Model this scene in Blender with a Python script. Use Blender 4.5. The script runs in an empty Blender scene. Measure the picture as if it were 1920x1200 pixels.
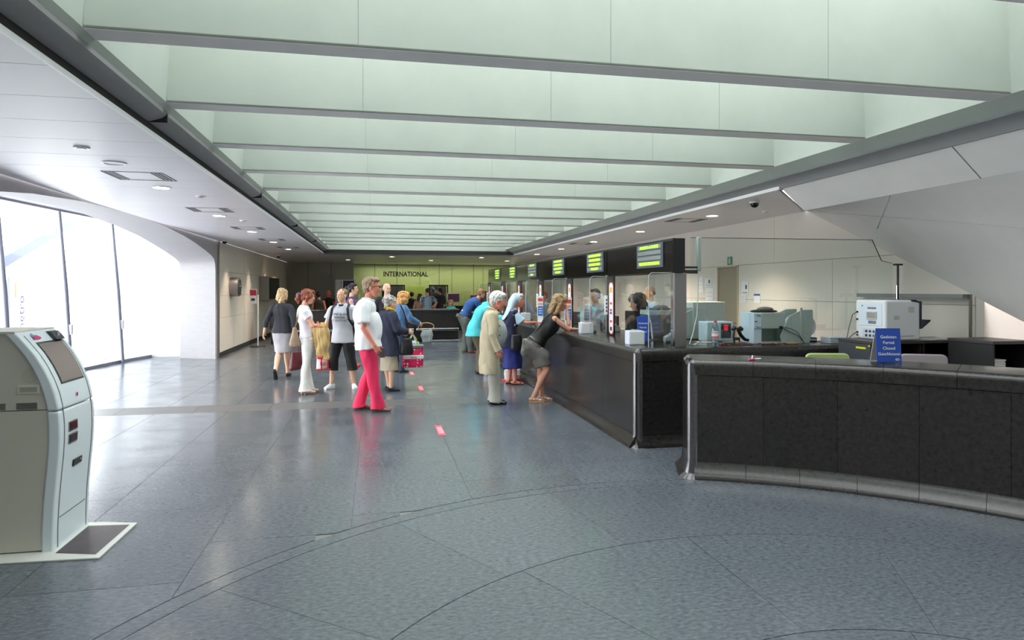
import bpy, bmesh, math, random
from mathutils import Vector, Matrix, noise
V = Vector
rnd = random.Random(7)
sc = bpy.context.scene
COL = sc.collection
PI = math.pi

# ------------------------------------------------------------------ camera, sky, exposure
cam_d = bpy.data.cameras.new('camera'); cam = bpy.data.objects.new('camera', cam_d); COL.objects.link(cam)
cam_d.sensor_width = 36; cam_d.lens = 36 * 1241 / 1920
cam_d.shift_y = -57 / 1920
cam_d.clip_start = 0.05; cam_d.clip_end = 300
cam.location = (0, 0, 1.65)
cam.rotation_euler = (math.radians(90), 0, -math.atan(255 / 1241))
sc.camera = cam
sc.view_settings.view_transform = 'Standard'
sc.view_settings.look = 'None'
sc.view_settings.exposure = 0.86
sc.view_settings.gamma = 1
sc.view_settings.use_curve_mapping = False
w = bpy.data.worlds.new('sky'); sc.world = w; w.use_nodes = True
bg = w.node_tree.nodes['Background']
bg.inputs[0].default_value = (0.96, 0.975, 1.0, 1); bg.inputs[1].default_value = 5.4
sc.cycles.max_bounces = 10; sc.cycles.diffuse_bounces = 6; sc.cycles.transparent_max_bounces = 24
sc.cycles.sample_clamp_indirect = 6
sc.cycles.use_denoising = True
def portal(loc, rot, sx, sy):
    l = bpy.data.lights.new('sky_portal', 'AREA'); l.shape = 'RECTANGLE'; l.size = sx; l.size_y = sy
    l.cycles.is_portal = True
    o = bpy.data.objects.new('sky_portal', l); COL.objects.link(o); o.location = loc; o.rotation_euler = rot
portal((1.4, 10.5, 4.35), (0, 0, 0), 5.8, 25)
portal((-4.75, 8.0, 1.5), (0, math.radians(-90), 0), 3.2, 20)

# ------------------------------------------------------------------ materials
def lin(c):
    return tuple((x / 255 / 12.92) if x / 255 <= .04045 else ((x / 255 + .055) / 1.055) ** 2.4 for x in c)
MATS = {}
def mat(name, col, rough=.6, metal=0., var=0., scale=6., spec=.5, bump=0., stretch=(1, 1, 1), emit=0., detail=4, rnd_amt=0.):
    if name in MATS: return MATS[name]
    m = bpy.data.materials.new(name); m.use_nodes = True; nt = m.node_tree; b = nt.nodes['Principled BSDF']
    c = (*lin(col), 1)
    b.inputs['Base Color'].default_value = c; b.inputs['Roughness'].default_value = rough
    b.inputs['Metallic'].default_value = metal; b.inputs['Specular IOR Level'].default_value = spec
    if emit:
        b.inputs['Emission Color'].default_value = c; b.inputs['Emission Strength'].default_value = emit
    last = None
    if var or bump:
        tc = nt.nodes.new('ShaderNodeNewGeometry'); mp = nt.nodes.new('ShaderNodeMapping'); mp.inputs['Scale'].default_value = stretch
        nz = nt.nodes.new('ShaderNodeTexNoise'); nz.inputs['Scale'].default_value = scale; nz.inputs['Detail'].default_value = detail
        nz.inputs['Roughness'].default_value = .65
        nt.links.new(tc.outputs['Position'], mp.inputs[0]); nt.links.new(mp.outputs[0], nz.inputs['Vector'])
        if var:
            mr = nt.nodes.new('ShaderNodeMapRange'); mr.inputs[1].default_value = .25; mr.inputs[2].default_value = .75
            mr.inputs[3].default_value = 1 - var; mr.inputs[4].default_value = 1 + var
            mx = nt.nodes.new('ShaderNodeMix'); mx.data_type = 'RGBA'; mx.blend_type = 'MULTIPLY'; mx.inputs[0].default_value = 1
            mx.inputs[6].default_value = c
            nt.links.new(nz.outputs[0], mr.inputs[0]); nt.links.new(mr.outputs[0], mx.inputs[7])
            nt.links.new(mx.outputs[2], b.inputs['Base Color']); last = mx.outputs[2]
        if bump:
            bp = nt.nodes.new('ShaderNodeBump'); bp.inputs['Strength'].default_value = bump; bp.inputs['Distance'].default_value = .02
            nt.links.new(nz.outputs[0], bp.inputs['Height']); nt.links.new(bp.outputs[0], b.inputs['Normal'])
    if rnd_amt:
        oi = nt.nodes.new('ShaderNodeObjectInfo'); mr = nt.nodes.new('ShaderNodeMapRange')
        mr.inputs[3].default_value = 1 - rnd_amt; mr.inputs[4].default_value = 1 + rnd_amt
        mx = nt.nodes.new('ShaderNodeMix'); mx.data_type = 'RGBA'; mx.blend_type = 'MULTIPLY'; mx.inputs[0].default_value = 1
        if last: nt.links.new(last, mx.inputs[6])
        else: mx.inputs[6].default_value = c
        nt.links.new(oi.outputs['Random'], mr.inputs[0]); nt.links.new(mr.outputs[0], mx.inputs[7])
        nt.links.new(mx.outputs[2], b.inputs['Base Color'])
    MATS[name] = m
    return m
def glass(name, tint=(250, 253, 252), refl=.08, rough=0.):
    if name in MATS: return MATS[name]
    m = bpy.data.materials.new(name); m.use_nodes = True; nt = m.node_tree; nt.nodes.clear()
    o = nt.nodes.new('ShaderNodeOutputMaterial'); mx = nt.nodes.new('ShaderNodeMixShader')
    t = nt.nodes.new('ShaderNodeBsdfTransparent'); g = nt.nodes.new('ShaderNodeBsdfGlossy')
    t.inputs[0].default_value = (*lin(tint), 1); g.inputs['Roughness'].default_value = rough
    lw_ = nt.nodes.new('ShaderNodeLayerWeight'); lw_.inputs[0].default_value = .5
    pw_ = nt.nodes.new('ShaderNodeMath'); pw_.operation = 'POWER'; pw_.inputs[1].default_value = 4.
    mt = nt.nodes.new('ShaderNodeMath'); mt.operation = 'MULTIPLY_ADD'; mt.inputs[1].default_value = .8; mt.inputs[2].default_value = refl; mt.use_clamp = True
    nt.links.new(lw_.outputs['Facing'], pw_.inputs[0]); nt.links.new(pw_.outputs[0], mt.inputs[0]); nt.links.new(mt.outputs[0], mx.inputs[0])
    nt.links.new(t.outputs[0], mx.inputs[1]); nt.links.new(g.outputs[0], mx.inputs[2]); nt.links.new(mx.outputs[0], o.inputs[0])
    MATS[name] = m
    return m
def plaid(name, base, c1, c2, scale=9., w1=.35, w2=.2):
    m = mat(name, base, .8); nt = m.node_tree; b = nt.nodes['Principled BSDF']
    tc = nt.nodes.new('ShaderNodeTexCoord'); cur = (*lin(base), 1); prev = None
    for axis, col, off, wd in (('X', c1, 0, w1), ('Z', c1, 0, w1), ('X', c2, .5, w2), ('Z', c2, .5, w2), ('Y', c1, 0, w1)):
        sp = nt.nodes.new('ShaderNodeSeparateXYZ'); nt.links.new(tc.outputs['Object'], sp.inputs[0])
        a = nt.nodes.new('ShaderNodeMath'); a.operation = 'MULTIPLY_ADD'; a.inputs[1].default_value = scale; a.inputs[2].default_value = off + 50
        f = nt.nodes.new('ShaderNodeMath'); f.operation = 'FRACT'
        l = nt.nodes.new('ShaderNodeMath'); l.operation = 'LESS_THAN'; l.inputs[1].default_value = wd
        s = nt.nodes.new('ShaderNodeMath'); s.operation = 'MULTIPLY'; s.inputs[1].default_value = .6
        nt.links.new(sp.outputs[axis], a.inputs[0]); nt.links.new(a.outputs[0], f.inputs[0]); nt.links.new(f.outputs[0], l.inputs[0]); nt.links.new(l.outputs[0], s.inputs[0])
        mx = nt.nodes.new('ShaderNodeMix'); mx.data_type = 'RGBA'; nt.links.new(s.outputs[0], mx.inputs[0])
        if prev: nt.links.new(prev, mx.inputs[6])
        else: mx.inputs[6].default_value = cur
        mx.inputs[7].default_value = (*lin(col), 1); prev = mx.outputs[2]
    nt.links.new(prev, b.inputs['Base Color'])
    return m
def dots(name, base, dot, scale=18.):
    m = mat(name, base, .5); nt = m.node_tree; b = nt.nodes['Principled BSDF']
    tc = nt.nodes.new('ShaderNodeTexCoord'); vo = nt.nodes.new('ShaderNodeTexVoronoi'); vo.inputs['Scale'].default_value = scale
    vo.inputs['Randomness'].default_value = .35
    l = nt.nodes.new('ShaderNodeMath'); l.operation = 'LESS_THAN'; l.inputs[1].default_value = .28
    mx = nt.nodes.new('ShaderNodeMix'); mx.data_type = 'RGBA'; mx.inputs[6].default_value = (*lin(base), 1); mx.inputs[7].default_value = (*lin(dot), 1)
    nt.links.new(tc.outputs['Object'], vo.inputs['Vector']); nt.links.new(vo.outputs['Distance'], l.inputs[0]); nt.links.new(l.outputs[0], mx.inputs[0]); nt.links.new(mx.outputs[2], b.inputs['Base Color'])
    return m

M_floor = mat('floor_stone', (90, 96, 104), .2, var=.6, scale=26, detail=9, spec=.75, stretch=(1, 1.9, 1), rnd_amt=.07)
def _floor_extra(m):
    nt = m.node_tree; b = nt.nodes['Principled BSDF']
    g = nt.nodes.new('ShaderNodeNewGeometry'); n = nt.nodes.new('ShaderNodeTexNoise'); n.inputs['Scale'].default_value = 2.3; n.inputs['Detail'].default_value = 8
    r = nt.nodes.new('ShaderNodeMapRange'); r.inputs[1].default_value = .3; r.inputs[2].default_value = .7; r.inputs[3].default_value = .15; r.inputs[4].default_value = .27
    nt.links.new(g.outputs['Position'], n.inputs['Vector']); nt.links.new(n.outputs[0], r.inputs[0]); nt.links.new(r.outputs[0], b.inputs['Roughness'])
_floor_extra(M_floor)
M_joint = mat('floor_joint', (124, 124, 122), .6)
M_band = mat('band_stone', (92, 92, 94), .4, var=.1, scale=20, rnd_amt=.04)
M_gran = mat('dark_granite', (41, 38, 38), .22, var=.5, scale=30, detail=8, spec=.55, rnd_amt=.1)
M_granj = mat('granite_joint', (30, 28, 30), .6)
M_conc = mat('beam_concrete', (178, 186, 178), .8, var=.05, scale=2.2, bump=.08)
M_conc2 = mat('grey_concrete', (234, 230, 229), .8, var=.05, scale=1.5, bump=.1)
M_lip = mat('lip_concrete', (140, 140, 142), .7, var=.06, scale=3)
M_white = mat('white_ceiling_panel', (222, 218, 224), .35, rnd_amt=.015)
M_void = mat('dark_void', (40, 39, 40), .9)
M_beige = mat('beige_wall_panel', (220, 212, 204), .55, rnd_amt=.02)
M_arch = mat('arch_concrete', (172, 168, 172), .6, var=.05, scale=5, stretch=(1, 1, 4))
M_steel = mat('brushed_steel', (150, 148, 148), .35, metal=.9)
M_chrome = mat('chrome', (200, 200, 205), .12, metal=1.)
M_mull = mat('mullion_paint', (134, 136, 150), .4, metal=.3)
M_black = mat('black_gloss', (18, 16, 16), .12, spec=.6)
M_blackm = mat('black_matte', (24, 24, 26), .6)
M_dgrey = mat('dark_grey_plastic', (52, 56, 58), .5)
M_glass = glass('clear_glass', refl=.06)
M_window = glass('window_glass', refl=.05)
M_glassedge = mat('glass_edge', (196, 214, 214), .2)
M_lamp = mat('lamp_diffuser', (255, 244, 214), .5, emit=26.)
M_rim = mat('lamp_rim', (235, 235, 238), .3)
M_green = mat('lime_green_wall', (150, 160, 108), .5)
M_dglass = mat('smoked_glass_wall', (150, 150, 136), .15, spec=.5)
M_wpaper = mat('white_paper', (232, 232, 236), .7)
M_dcab = mat('dark_cabinet', (30, 28, 30), .5)
M_skin = mat('skin', (222, 162, 138), .5, var=.06, scale=14)
M_skin2 = mat('skin_red', (220, 140, 120), .5, var=.08, scale=14)
M_skin3 = mat('skin_pale', (226, 178, 152), .5, var=.05, scale=14)

# ------------------------------------------------------------------ mesh helpers
class MB:
    def __init__(s): s.v = []; s.f = []
    def add(s, vs, fs):
        n = len(s.v); s.v += [tuple(p) for p in vs]; s.f += [tuple(i + n for i in f) for f in fs]; return s
    def box(s, x0, x1, y0, y1, z0, z1):
        vs = [(x0, y0, z0), (x1, y0, z0), (x1, y1, z0), (x0, y1, z0), (x0, y0, z1), (x1, y0, z1), (x1, y1, z1), (x0, y1, z1)]
        return s.add(vs, [(3, 2, 1, 0), (4, 5, 6, 7), (0, 1, 5, 4), (1, 2, 6, 5), (2, 3, 7, 6), (3, 0, 4, 7)])
    def obox(s, c, u, v, w_, hu, hv, hw):
        c, u, v, w_ = V(c), V(u).normalized(), V(v).normalized(), V(w_).normalized()
        vs = [c + u * a * hu + v * b * hv + w_ * d * hw for d in (-1, 1) for a, b in ((-1, -1), (1, -1), (1, 1), (-1, 1))]
        return s.add(vs, [(3, 2, 1, 0), (4, 5, 6, 7), (0, 1, 5, 4), (1, 2, 6, 5), (2, 3, 7, 6), (3, 0, 4, 7)])
    def prism(s, poly, ext):
        """poly: list of 3d points (planar), ext: extrusion vector"""
        n = len(poly); e = V(ext)
        vs = [V(p) for p in poly] + [V(p) + e for p in poly]
        return s.add(vs, [tuple(range(n - 1, -1, -1)), tuple(range(n, 2 * n))] + [(i, (i + 1) % n, n + (i + 1) % n, n + i) for i in range(n)])
    def loft(s, pts, rads, lat=(1, 0, 0), n=16, caps=True, sub=0):
        if sub and len(pts) > 2:
            P_ = [list(V(a)) + list((b, b) if not isinstance(b, tuple) else b) for a, b in zip(pts, rads)]; out = []
            for i in range(len(P_) - 1):
                p0, p1, p2, p3 = P_[max(i - 1, 0)], P_[i], P_[i + 1], P_[min(i + 2, len(P_) - 1)]
                for j in range(sub):
                    t = j / sub
                    out.append([.5 * (2 * b + (c - a) * t + (2 * a - 5 * b + 4 * c - d) * t * t + (3 * b - a - 3 * c + d) * t ** 3) for a, b, c, d in zip(p0, p1, p2, p3)])
            out.append(P_[-1]); pts = [o_[:3] for o_ in out]; rads = [(o_[3], o_[4]) for o_ in out]
        pts = [V(p) for p in pts]; k = len(pts); rings = []
        lat = V(lat)
        for i, p in enumerate(pts):
            t = (pts[min(i + 1, k - 1)] - pts[max(i - 1, 0)])
            if t.length < 1e-9: t = V((0, 0, 1))
            t.normalize()
            u = lat - t * lat.dot(t)
            if u.length < .05:
                alt = V((0, 1, 0)) if abs(t.y) < .9 else V((0, 0, 1)); u = alt - t * alt.dot(t)
            u.normalize(); v = t.cross(u)
            r = rads[i]; a, b = (r, r) if not isinstance(r, tuple) else r
            rings.append([p + u * a * math.cos(2 * PI * j / n) + v * b * math.sin(2 * PI * j / n) for j in range(n)])
        vs = [q for r in rings for q in r]
        fs = [(i * n + j, i * n + (j + 1) % n, (i + 1) * n + (j + 1) % n, (i + 1) * n + j) for i in range(k - 1) for j in range(n)]
        if caps: fs += [tuple(range(n - 1, -1, -1)), tuple((k - 1) * n + j for j in range(n))]
        return s.add(vs, fs)
    def ell(s, c, r, rot=None, nu=14, nv=9):
        c = V(c); r = (r, r, r) if not isinstance(r, tuple) else r
        vs = []; 
        for i in range(1, nv):
            th = PI * i / nv
            for j in range(nu):
                p = V((r[0] * math.sin(th) * math.cos(2 * PI * j / nu), r[1] * math.sin(th) * math.sin(2 * PI * j / nu), r[2] * math.cos(th)))
                vs.append(p)
        vs += [V((0, 0, r[2])), V((0, 0, -r[2]))]
        if rot: vs = [rot @ p for p in vs]
        vs = [c + p for p in vs]; T = len(vs) - 2; B = T + 1
        fs = [(i * nu + j, (i + 1) * nu + j, (i + 1) * nu + (j + 1) % nu, i * nu + (j + 1) % nu) for i in range(nv - 2) for j in range(nu)]
        fs += [(T, j, (j + 1) % nu) for j in range(nu)] + [(B, (nv - 2) * nu + (j + 1) % nu, (nv - 2) * nu + j) for j in range(nu)]
        return s.add(vs, fs)
    def cyl(s, p0, p1, r, n=16, r1=None):
        return s.loft([p0, p1], [r, r if r1 is None else r1], n=n)
    def obj(s, name, m, parent=None, smooth=True, bevel=0., loc=None, ang=35, seg=2):
        me = bpy.data.meshes.new(name); me.from_pydata(s.v, [], s.f); me.update()
        if m: me.materials.append(m)
        bm = bmesh.new(); bm.from_mesh(me); bmesh.ops.recalc_face_normals(bm, faces=bm.faces); bm.to_mesh(me); bm.free()
        o = bpy.data.objects.new(name, me); COL.objects.link(o)
        if parent: o.parent = parent
        if loc is not None: o.location = loc
        if bevel:
            b = o.modifiers.new('bevel', 'BEVEL'); b.width = bevel; b.segments = seg; b.limit_method = 'ANGLE'; b.angle_limit = math.radians(40)
            b.harden_normals = False
        if smooth:
            me.shade_smooth(); me.set_sharp_from_angle(angle=math.radians(ang))
        return o
def tag(o, label=None, cat=None, group=None, kind=None):
    if label: o['label'] = label
    if cat: o['category'] = cat
    if group: o['group'] = group
    if kind: o['kind'] = kind
    return o
def empty(name, loc=(0, 0, 0), rz=0., **k):
    o = bpy.data.objects.new(name, None); COL.objects.link(o); o.location = loc; o.rotation_euler = (0, 0, rz); o.empty_display_size = .1
    return tag(o, **k)
def struct(o, label=None):
    o['kind'] = 'structure'
    if label: o['label'] = label
    return o
def text(name, body, size, m, parent, loc, rot, align='CENTER', extr=.001, spacing=1., sx=1., line=1., bold=0.):
    cu = bpy.data.curves.new(name, 'FONT'); cu.body = body; cu.size = size; cu.extrude = extr; cu.offset = bold; cu.align_x = align; cu.align_y = 'CENTER'
    cu.space_character = spacing; cu.resolution_u = 2; cu.space_line = line
    o = bpy.data.objects.new(name, cu); COL.objects.link(o)
    dg = bpy.context.evaluated_depsgraph_get(); me = bpy.data.meshes.new_from_object(o.evaluated_get(dg)); bpy.data.objects.remove(o)
    me.name = name; me.materials.clear(); me.materials.append(m)
    o = bpy.data.objects.new(name, me); COL.objects.link(o)
    if parent: o.parent = parent
    o.location = loc; o.rotation_euler = rot; o.scale = (sx, 1, 1)
    return o
def share(o, name, loc, parent):
    c = o.copy(); c.name = name; COL.objects.link(c); c.parent = parent; c.location = loc
    return c
def copy_tree(o, parent=None):
    c = o.copy(); COL.objects.link(c); c.parent = parent
    for ch in list(o.children): copy_tree(ch, c)
    return c

T = 1.03                       # counter top
ZC = 2.82                      # hung ceiling
R90 = math.radians(90)

# ================================================================== FLOOR
CX, CY, CR = 2.03, 1.54, 3.85
fl = struct(MB().box(-6.4, 6.6, -4, 31.5, -.12, -.006).box(6.6, 8.8, .9, 9, -.12, -.006).obj('floor', M_joint, smooth=False), 'dark blue-grey polished stone slab floor')
def tile_poly(poly, m=M_floor, name='tile'):
    z0, z1 = -.006, 0.
    return MB().prism([(x, y, z0) for x, y in poly], (0, 0, z1 - z0)).obj(name, m, fl, smooth=False)
g = .0025
def circ_y(x):
    d = CR * CR - (x - CX) ** 2
    return CY + math.sqrt(d) if d > 0 else -9
cols = [-6.3 + .0, -5.65, -4.72, -3.79, -2.87, -1.96, -1.07, -.17, .74, 1.72, 2.65, 3.6, 4.5, 5.4, 6.35]
def col_tiles(x0, x1, ys):
    for y0, y1 in zip(ys[:-1], ys[1:]):
        xs = [x0 + g + (x1 - x0 - 2 * g) * i / 8 for i in range(9)]
        lo = [max(y0 + g, circ_y(x) + g) for x in xs]
        ok = [(x, l) for x, l in zip(xs, lo) if l < y1 - g - .01]
        if len(ok) < 2: continue
        if all(abs(l - (y0 + g)) < 1e-6 for x, l in ok): ok = [ok[0], ok[-1]]
        tile_poly(ok + [(ok[-1][0], y1 - g), (ok[0][0], y1 - g)])
for i, (x0, x1) in enumerate(zip(cols[:-1], cols[1:])):
    off = [0, .35, .9, .2, .75, 1.1, .5, .15, .8, .45, 1.0, .3, .6, .1][i]
    ys = [9.53]; y = 9.53 - off - .35
    while y > (2.0 if x0 > -2.2 else -.5): ys.insert(0, y); y -= 1.35
    ys.insert(0, y)
    col_tiles(x0, x1, ys)
    ys = [10.1, 10.1 + off + .4]; y = ys[-1]
    while y < 29: y += 1.9 if y < 20 else 3.2; ys.append(min(y, 31))
    col_tiles(x0, x1, ys)
for i in range(13):   # cross band of lighter strips
    x0 = -6.3 + i * .97
    if x0 > 6.2: break
    tile_poly([(x0 + g, 9.53 + g), (min(x0 + .97, 6.35) - g, 9.53 + g), (min(x0 + .97, 6.35) - g, 10.1 - g), (x0 + g, 10.1 - g)], M_band if x0 + .9 < 2.2 else M_floor, 'band_tile')
rings = [(3.72, CR - .004, 9), (2.55, 3.715, 11), (1.3, 2.545, 8), (.02, 1.295, 5)]
for r0, r1, n in rings:
    for k in range(n):
        a0 = PI * 1.12 - (PI * 1.24) * k / n; a1 = PI * 1.12 - (PI * 1.24) * (k + 1) / n
        gi = .0012; dg = gi / max(r0, .6)
        ro, ri = r1 - (gi if r1 < 3.8 else .004), r0 + gi
        pts = [(CX + ro * math.cos(a0 - dg + (a1 - a0 + 2 * dg) * j / 16), CY + ro * math.sin(a0 - dg + (a1 - a0 + 2 * dg) * j / 16)) for j in range(17)]
        pts += [(CX + ri * math.cos(a1 + dg + (a0 - a1 - 2 * dg) * j / 16), CY + ri * math.sin(a1 + dg + (a0 - a1 - 2 * dg) * j / 16)) for j in range(17)]
        tile_poly(pts)
gr = struct(MB().box(-60, -6.4, -40, 70, -.3, -.03).obj('ground', mat('pale_paving', (226, 224, 226), .7, var=.05, scale=1), smooth=False), 'pale paving outside the windows')

# ================================================================== SKYLIGHT WELL
# side walls of the well
wl = MB().prism([(-1.5, -3, 3.02), (-1.42, -3, 4.35), (-1.9, -3, 4.35), (-1.9, -3, 2.97), (-1.55, -3, 2.97)], (0, 25.3, 0)).obj('wall_skylight_left', M_conc, smooth=False); struct(wl)
wr = MB().prism([(4.35, -3, 3.02), (4.28, -3, 4.35), (4.9, -3, 4.35), (4.9, -3, 2.93), (4.5, -3, 2.93)], (0, 25.3, 0)).obj('wall_skylight_right', M_conc, smooth=False); struct(wr)
we = MB().box(-1.9, 4.9, 22.3, 22.7, 2.82, 4.35).obj('wall_skylight_end', M_conc, smooth=False); struct(we)
we = MB().box(-1.9, 4.9, -3.4, -3.0, 2.82, 4.35).obj('wall_skylight_back', M_conc, smooth=False); struct(we)
for j in (0.6, 5.1, 9.6, 14.1, 18.6):
    struct(MB().box(4.36, 4.365, j, j + .012, 3.0, 3.9).obj('trim_1', M_lip, wr, smooth=False))
nb = 0
y = 3.83 - 1.405 * 4
while y < 21.9:
    b = MB().box(-1.505, 4.36, y, y + .19, 3.02, 4.2)
    o = b.obj('ceiling_beam', M_conc, bevel=.012); o['kind'] = 'structure'
    o['label'] = 'deep pale concrete beam spanning the skylight well'
    o['group'] = 'concrete beams across the skylight'
    for xx in (-.1, 1.4, 2.9):
        MB().box(xx, xx + .003, y - .001, y + .001, 3.03, 4.1).obj('form_joint', M_lip, o, smooth=False)
    # soffit is plain grey, joints at the ends
    MB().box(-1.503, 4.358, y + .012, y + .178, 3.016, 3.0205).obj('soffit', M_conc2, o, smooth=False)
    y += 1.405
sk = struct(empty('window_dimmer'), 'unseen tinted glazing added to dim the skylight')  # unseen tinted panes added to cut the sky light reaching the beams
for k in range(9):
    y0 = -3 + k * 2.82
    MB().box(-1.9, 4.9, y0 + .02, y0 + 2.80, 4.36, 4.37).obj('pane', glass('skylight_dimmer_glass', tint=(226, 228, 226), refl=.05), sk, smooth=False)
    MB().box(-1.9, 4.9, y0 - .02, y0 + .02, 4.35, 4.40).obj('glazing_bar', M_steel, sk, smooth=False)
# rounded lips, and dark strips with the gaps' shade put into their colour
lp = MB().prism([(-1.53, -3, 2.98), (-1.53, -3, 2.95), (-1.56, -3, 2.925), (-1.64, -3, 2.90), (-1.72, -3, 2.90), (-1.72, -3, 2.98)], (0, 25.2, 0)).obj('trim_2', M_lip); struct(lp, 'rounded grey concrete lip under the left skylight wall')
for j in (1.2, 5.35, 9.5, 13.7, 17.9): MB().box(-1.73, -1.525, j, j + .012, 2.895, 2.96).obj('lip_joint', M_void, lp, smooth=False)
struct(MB().box(-1.95, -1.66, -3, 22.7, 2.835, 2.97).obj('trim_3', M_void, smooth=False), 'dark strip coloured as the shade in the gap beside the left ceiling')
rp = MB().prism([(4.48, -3, 2.96), (4.50, -3, 2.92), (4.56, -3, 2.90), (4.60, -3, 2.86), (4.62, -3, 2.825), (4.72, -3, 2.825), (4.72, -3, 2.96)], (0, 25.3, 0)).obj('trim_4', M_lip); struct(rp, 'grey concrete lip under the right skylight wall')
struct(MB().box(-1.9, 4.9, 22.12, 22.3, 2.835, 2.95).obj('trim_5', M_void, smooth=False), 'dark strip coloured as the shade in the gap at the far end of the skylight')

# ================================================================== CEILINGS
def ceiling_planks(name, x0, x1, y0, y1, step, parent=None):
    root = struct(MB().box(min(x0, x1), max(x0, x1), y0, y1, ZC + .015, ZC + .03).obj(name, M_void, smooth=False))
    n = int((y1 - y0) / step + .5); st = (y1 - y0) / n
    base = None
    for i in range(n):
        if base is None:
            base = MB().box(x0 + .003, x1 - .003, .003, st - .003, ZC, ZC + .014).obj('ceiling_panel', M_white, root, smooth=False); base.location = (0, y0, 0)
        else: share(base, 'ceiling_panel', (0, y0 + i * st, 0), root)
    return root
cl = ceiling_planks('ceiling_left', -3.72, -1.66, -3.0, 22.6, .632)
cl['label'] = 'glossy white plank ceiling over the window side'
MB().box(-1.672, -1.658, -3, 22.3, ZC - .002, ZC + .03).obj('edge_trim', M_rim, cl, smooth=False)
cr = struct(MB().prism([(4.75, 7.1, ZC + .015), (6.3, 8.85, ZC + .015), (6.3, 22.6, ZC + .015), (4.64, 22.6, ZC + .015), (4.64, 7.1, ZC + .015)], (0, 0, .03)).obj('ceiling_right', M_void, smooth=False), 'white ceiling strip above the ticket windows')
ystops = [8.8 + k * 1.38 for k in range(11)]
MB().prism([(4.62, 6.93, ZC), (6.28, 8.8, ZC), (4.62, 8.8, ZC)], (0, 0, .014)).obj('ceiling_panel', M_white, cr, smooth=False)
base = None
for a, b_ in zip(ystops[:-1], ystops[1:]):
    MB().box(4.62, 6.28, a + .002, b_ - .002, ZC, ZC + .014).obj('ceiling_panel', M_white, cr, smooth=False)
MB().box(4.60, 4.63, 6.93, 22.3, ZC - .004, ZC + .035).obj('edge_trim', M_rim, cr, smooth=False)
MB().obox((5.44, 7.87, ZC + .02), (1.66, 1.87, 0), (-1.87, 1.66, 0), (0, 0, 1), 1.25, .008, .02).obj('edge_trim', M_rim, cr, smooth=False)
cf = ceiling_planks('ceiling_far', -3.72, 6.3, 22.3, 31.4, 1.3); cf['label'] = 'white ceiling strip beyond the skylight'
# ceiling hatches: thin grooves
def hatch(x0, x1, y0, y1, parent, vents=True):
    h = empty('ceiling_hatch', (x0, y0, ZC), label=None, cat=None)
    h['kind'] = 'structure'; h['label'] = 'square access hatch with slotted vents in the white ceiling'
    t = .008
    L, W = x1 - x0, y1 - y0
    MB().box(0, L, 0, t, -.003, 0).box(0, L, W - t, W, -.003, 0).box(0, t, 0, W, -.003, 0).box(L - t, L, 0, W, -.003, 0).obj('rim', M_void, h, smooth=False)
    if vents:
        for side in (0, 1):
            for k in range(3):
                x = .02 + k * .035 if side == 0 else L - .05 - k * .035
                MB().box(x, x + .018, .04, W - .04, -.003, 0).obj('vent_slot', M_dgrey, h, smooth=False)
    return h
for yy in (7.2, 10.15, 13.1, 16.05, 19.0): hatch(-2.66, -2.1, yy, yy + .52, cl)
for yy in (10.1, 15.9): hatch(4.85, 5.4, yy, yy + .52, cr)
def speaker_disc(x, y, r=.06):
    o = empty('ceiling_detector', (x, y, ZC)); MB().cyl((0, 0, 0), (0, 0, -.012), r, 20).obj('disc', M_rim, o); MB().cyl((0, 0, -.012), (0, 0, -.016), r * .6, 16).obj('grille', M_steel, o); return o
for k, (x, y) in enumerate([(-2.37, 6.04), (-2.15, 8.9), (-2.2, 11.9), (5.7, 8.9)]):
    tag(speaker_disc(x, y), 'small round white detector on the ceiling ' + ['before the first lit downlight on the window side', 'between the two nearest square hatches', 'just past the second square hatch', 'near the angled corner over the counter'][k], 'detector')
# downlights
def lamp(x, y, on=True, spot=85):
    o = empty('downlight', (x, y, ZC))
    pts = [(.098, 0), (.102, -.008), (.09, -.011), (.084, -.004)]
    m = MB(); n = 24
    vs = [(r * math.cos(2 * PI * j / n), r * math.sin(2 * PI * j / n), z) for r, z in pts for j in range(n)]
    m.add(vs, [(i * n + j, i * n + (j + 1) % n, ((i + 1) % 4) * n + (j + 1) % n, ((i + 1) % 4) * n + j) for i in range(4) for j in range(n)])
    m.obj('rim', M_rim, o)
    MB().cyl((0, 0, -.001), (0, 0, -.005), .084, 24).obj('diffuser', M_lamp if on else mat('lamp_off', (235, 235, 240), .3), o)
    if on and spot:
        l = bpy.data.lights.new('downlight_beam', 'SPOT'); l.energy = spot; l.color = (1, .82, .6); l.spot_size = math.radians(110); l.spot_blend = .8; l.shadow_soft_size = .07
        p = bpy.data.objects.new('downlight_beam', l); COL.objects.link(p); p.parent = o; p.location = (0, 0, -.03)
    return o
o = lamp(-2.36, 6.71, False); tag(o, 'unlit white recessed downlight nearest on the window-side ceiling', 'ceiling light')
for i in range(5):
    tag(lamp(-2.4 - .02 * i, 8.21 + 2.95 * i), ['lit round downlight just beyond the first square hatch, window side', 'lit round downlight second in the window-side row', 'lit round downlight third in the window-side row', 'lit round downlight fourth in the window-side row', 'lit round downlight last in the window-side row'][i], 'ceiling light', 'window-side downlights')
for i in range(5):
    tag(lamp(5.2, 9.6 + 2.9 * i, spot=130), ['lit round downlight nearest the angled ceiling corner over the counter', 'lit round downlight second in the row over the ticket counter', 'lit round downlight third in the row over the ticket counter', 'lit round downlight fourth in the row over the ticket counter', 'lit round downlight fifth in the row over the ticket counter'][i], 'ceiling light', 'counter-side downlights')
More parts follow.
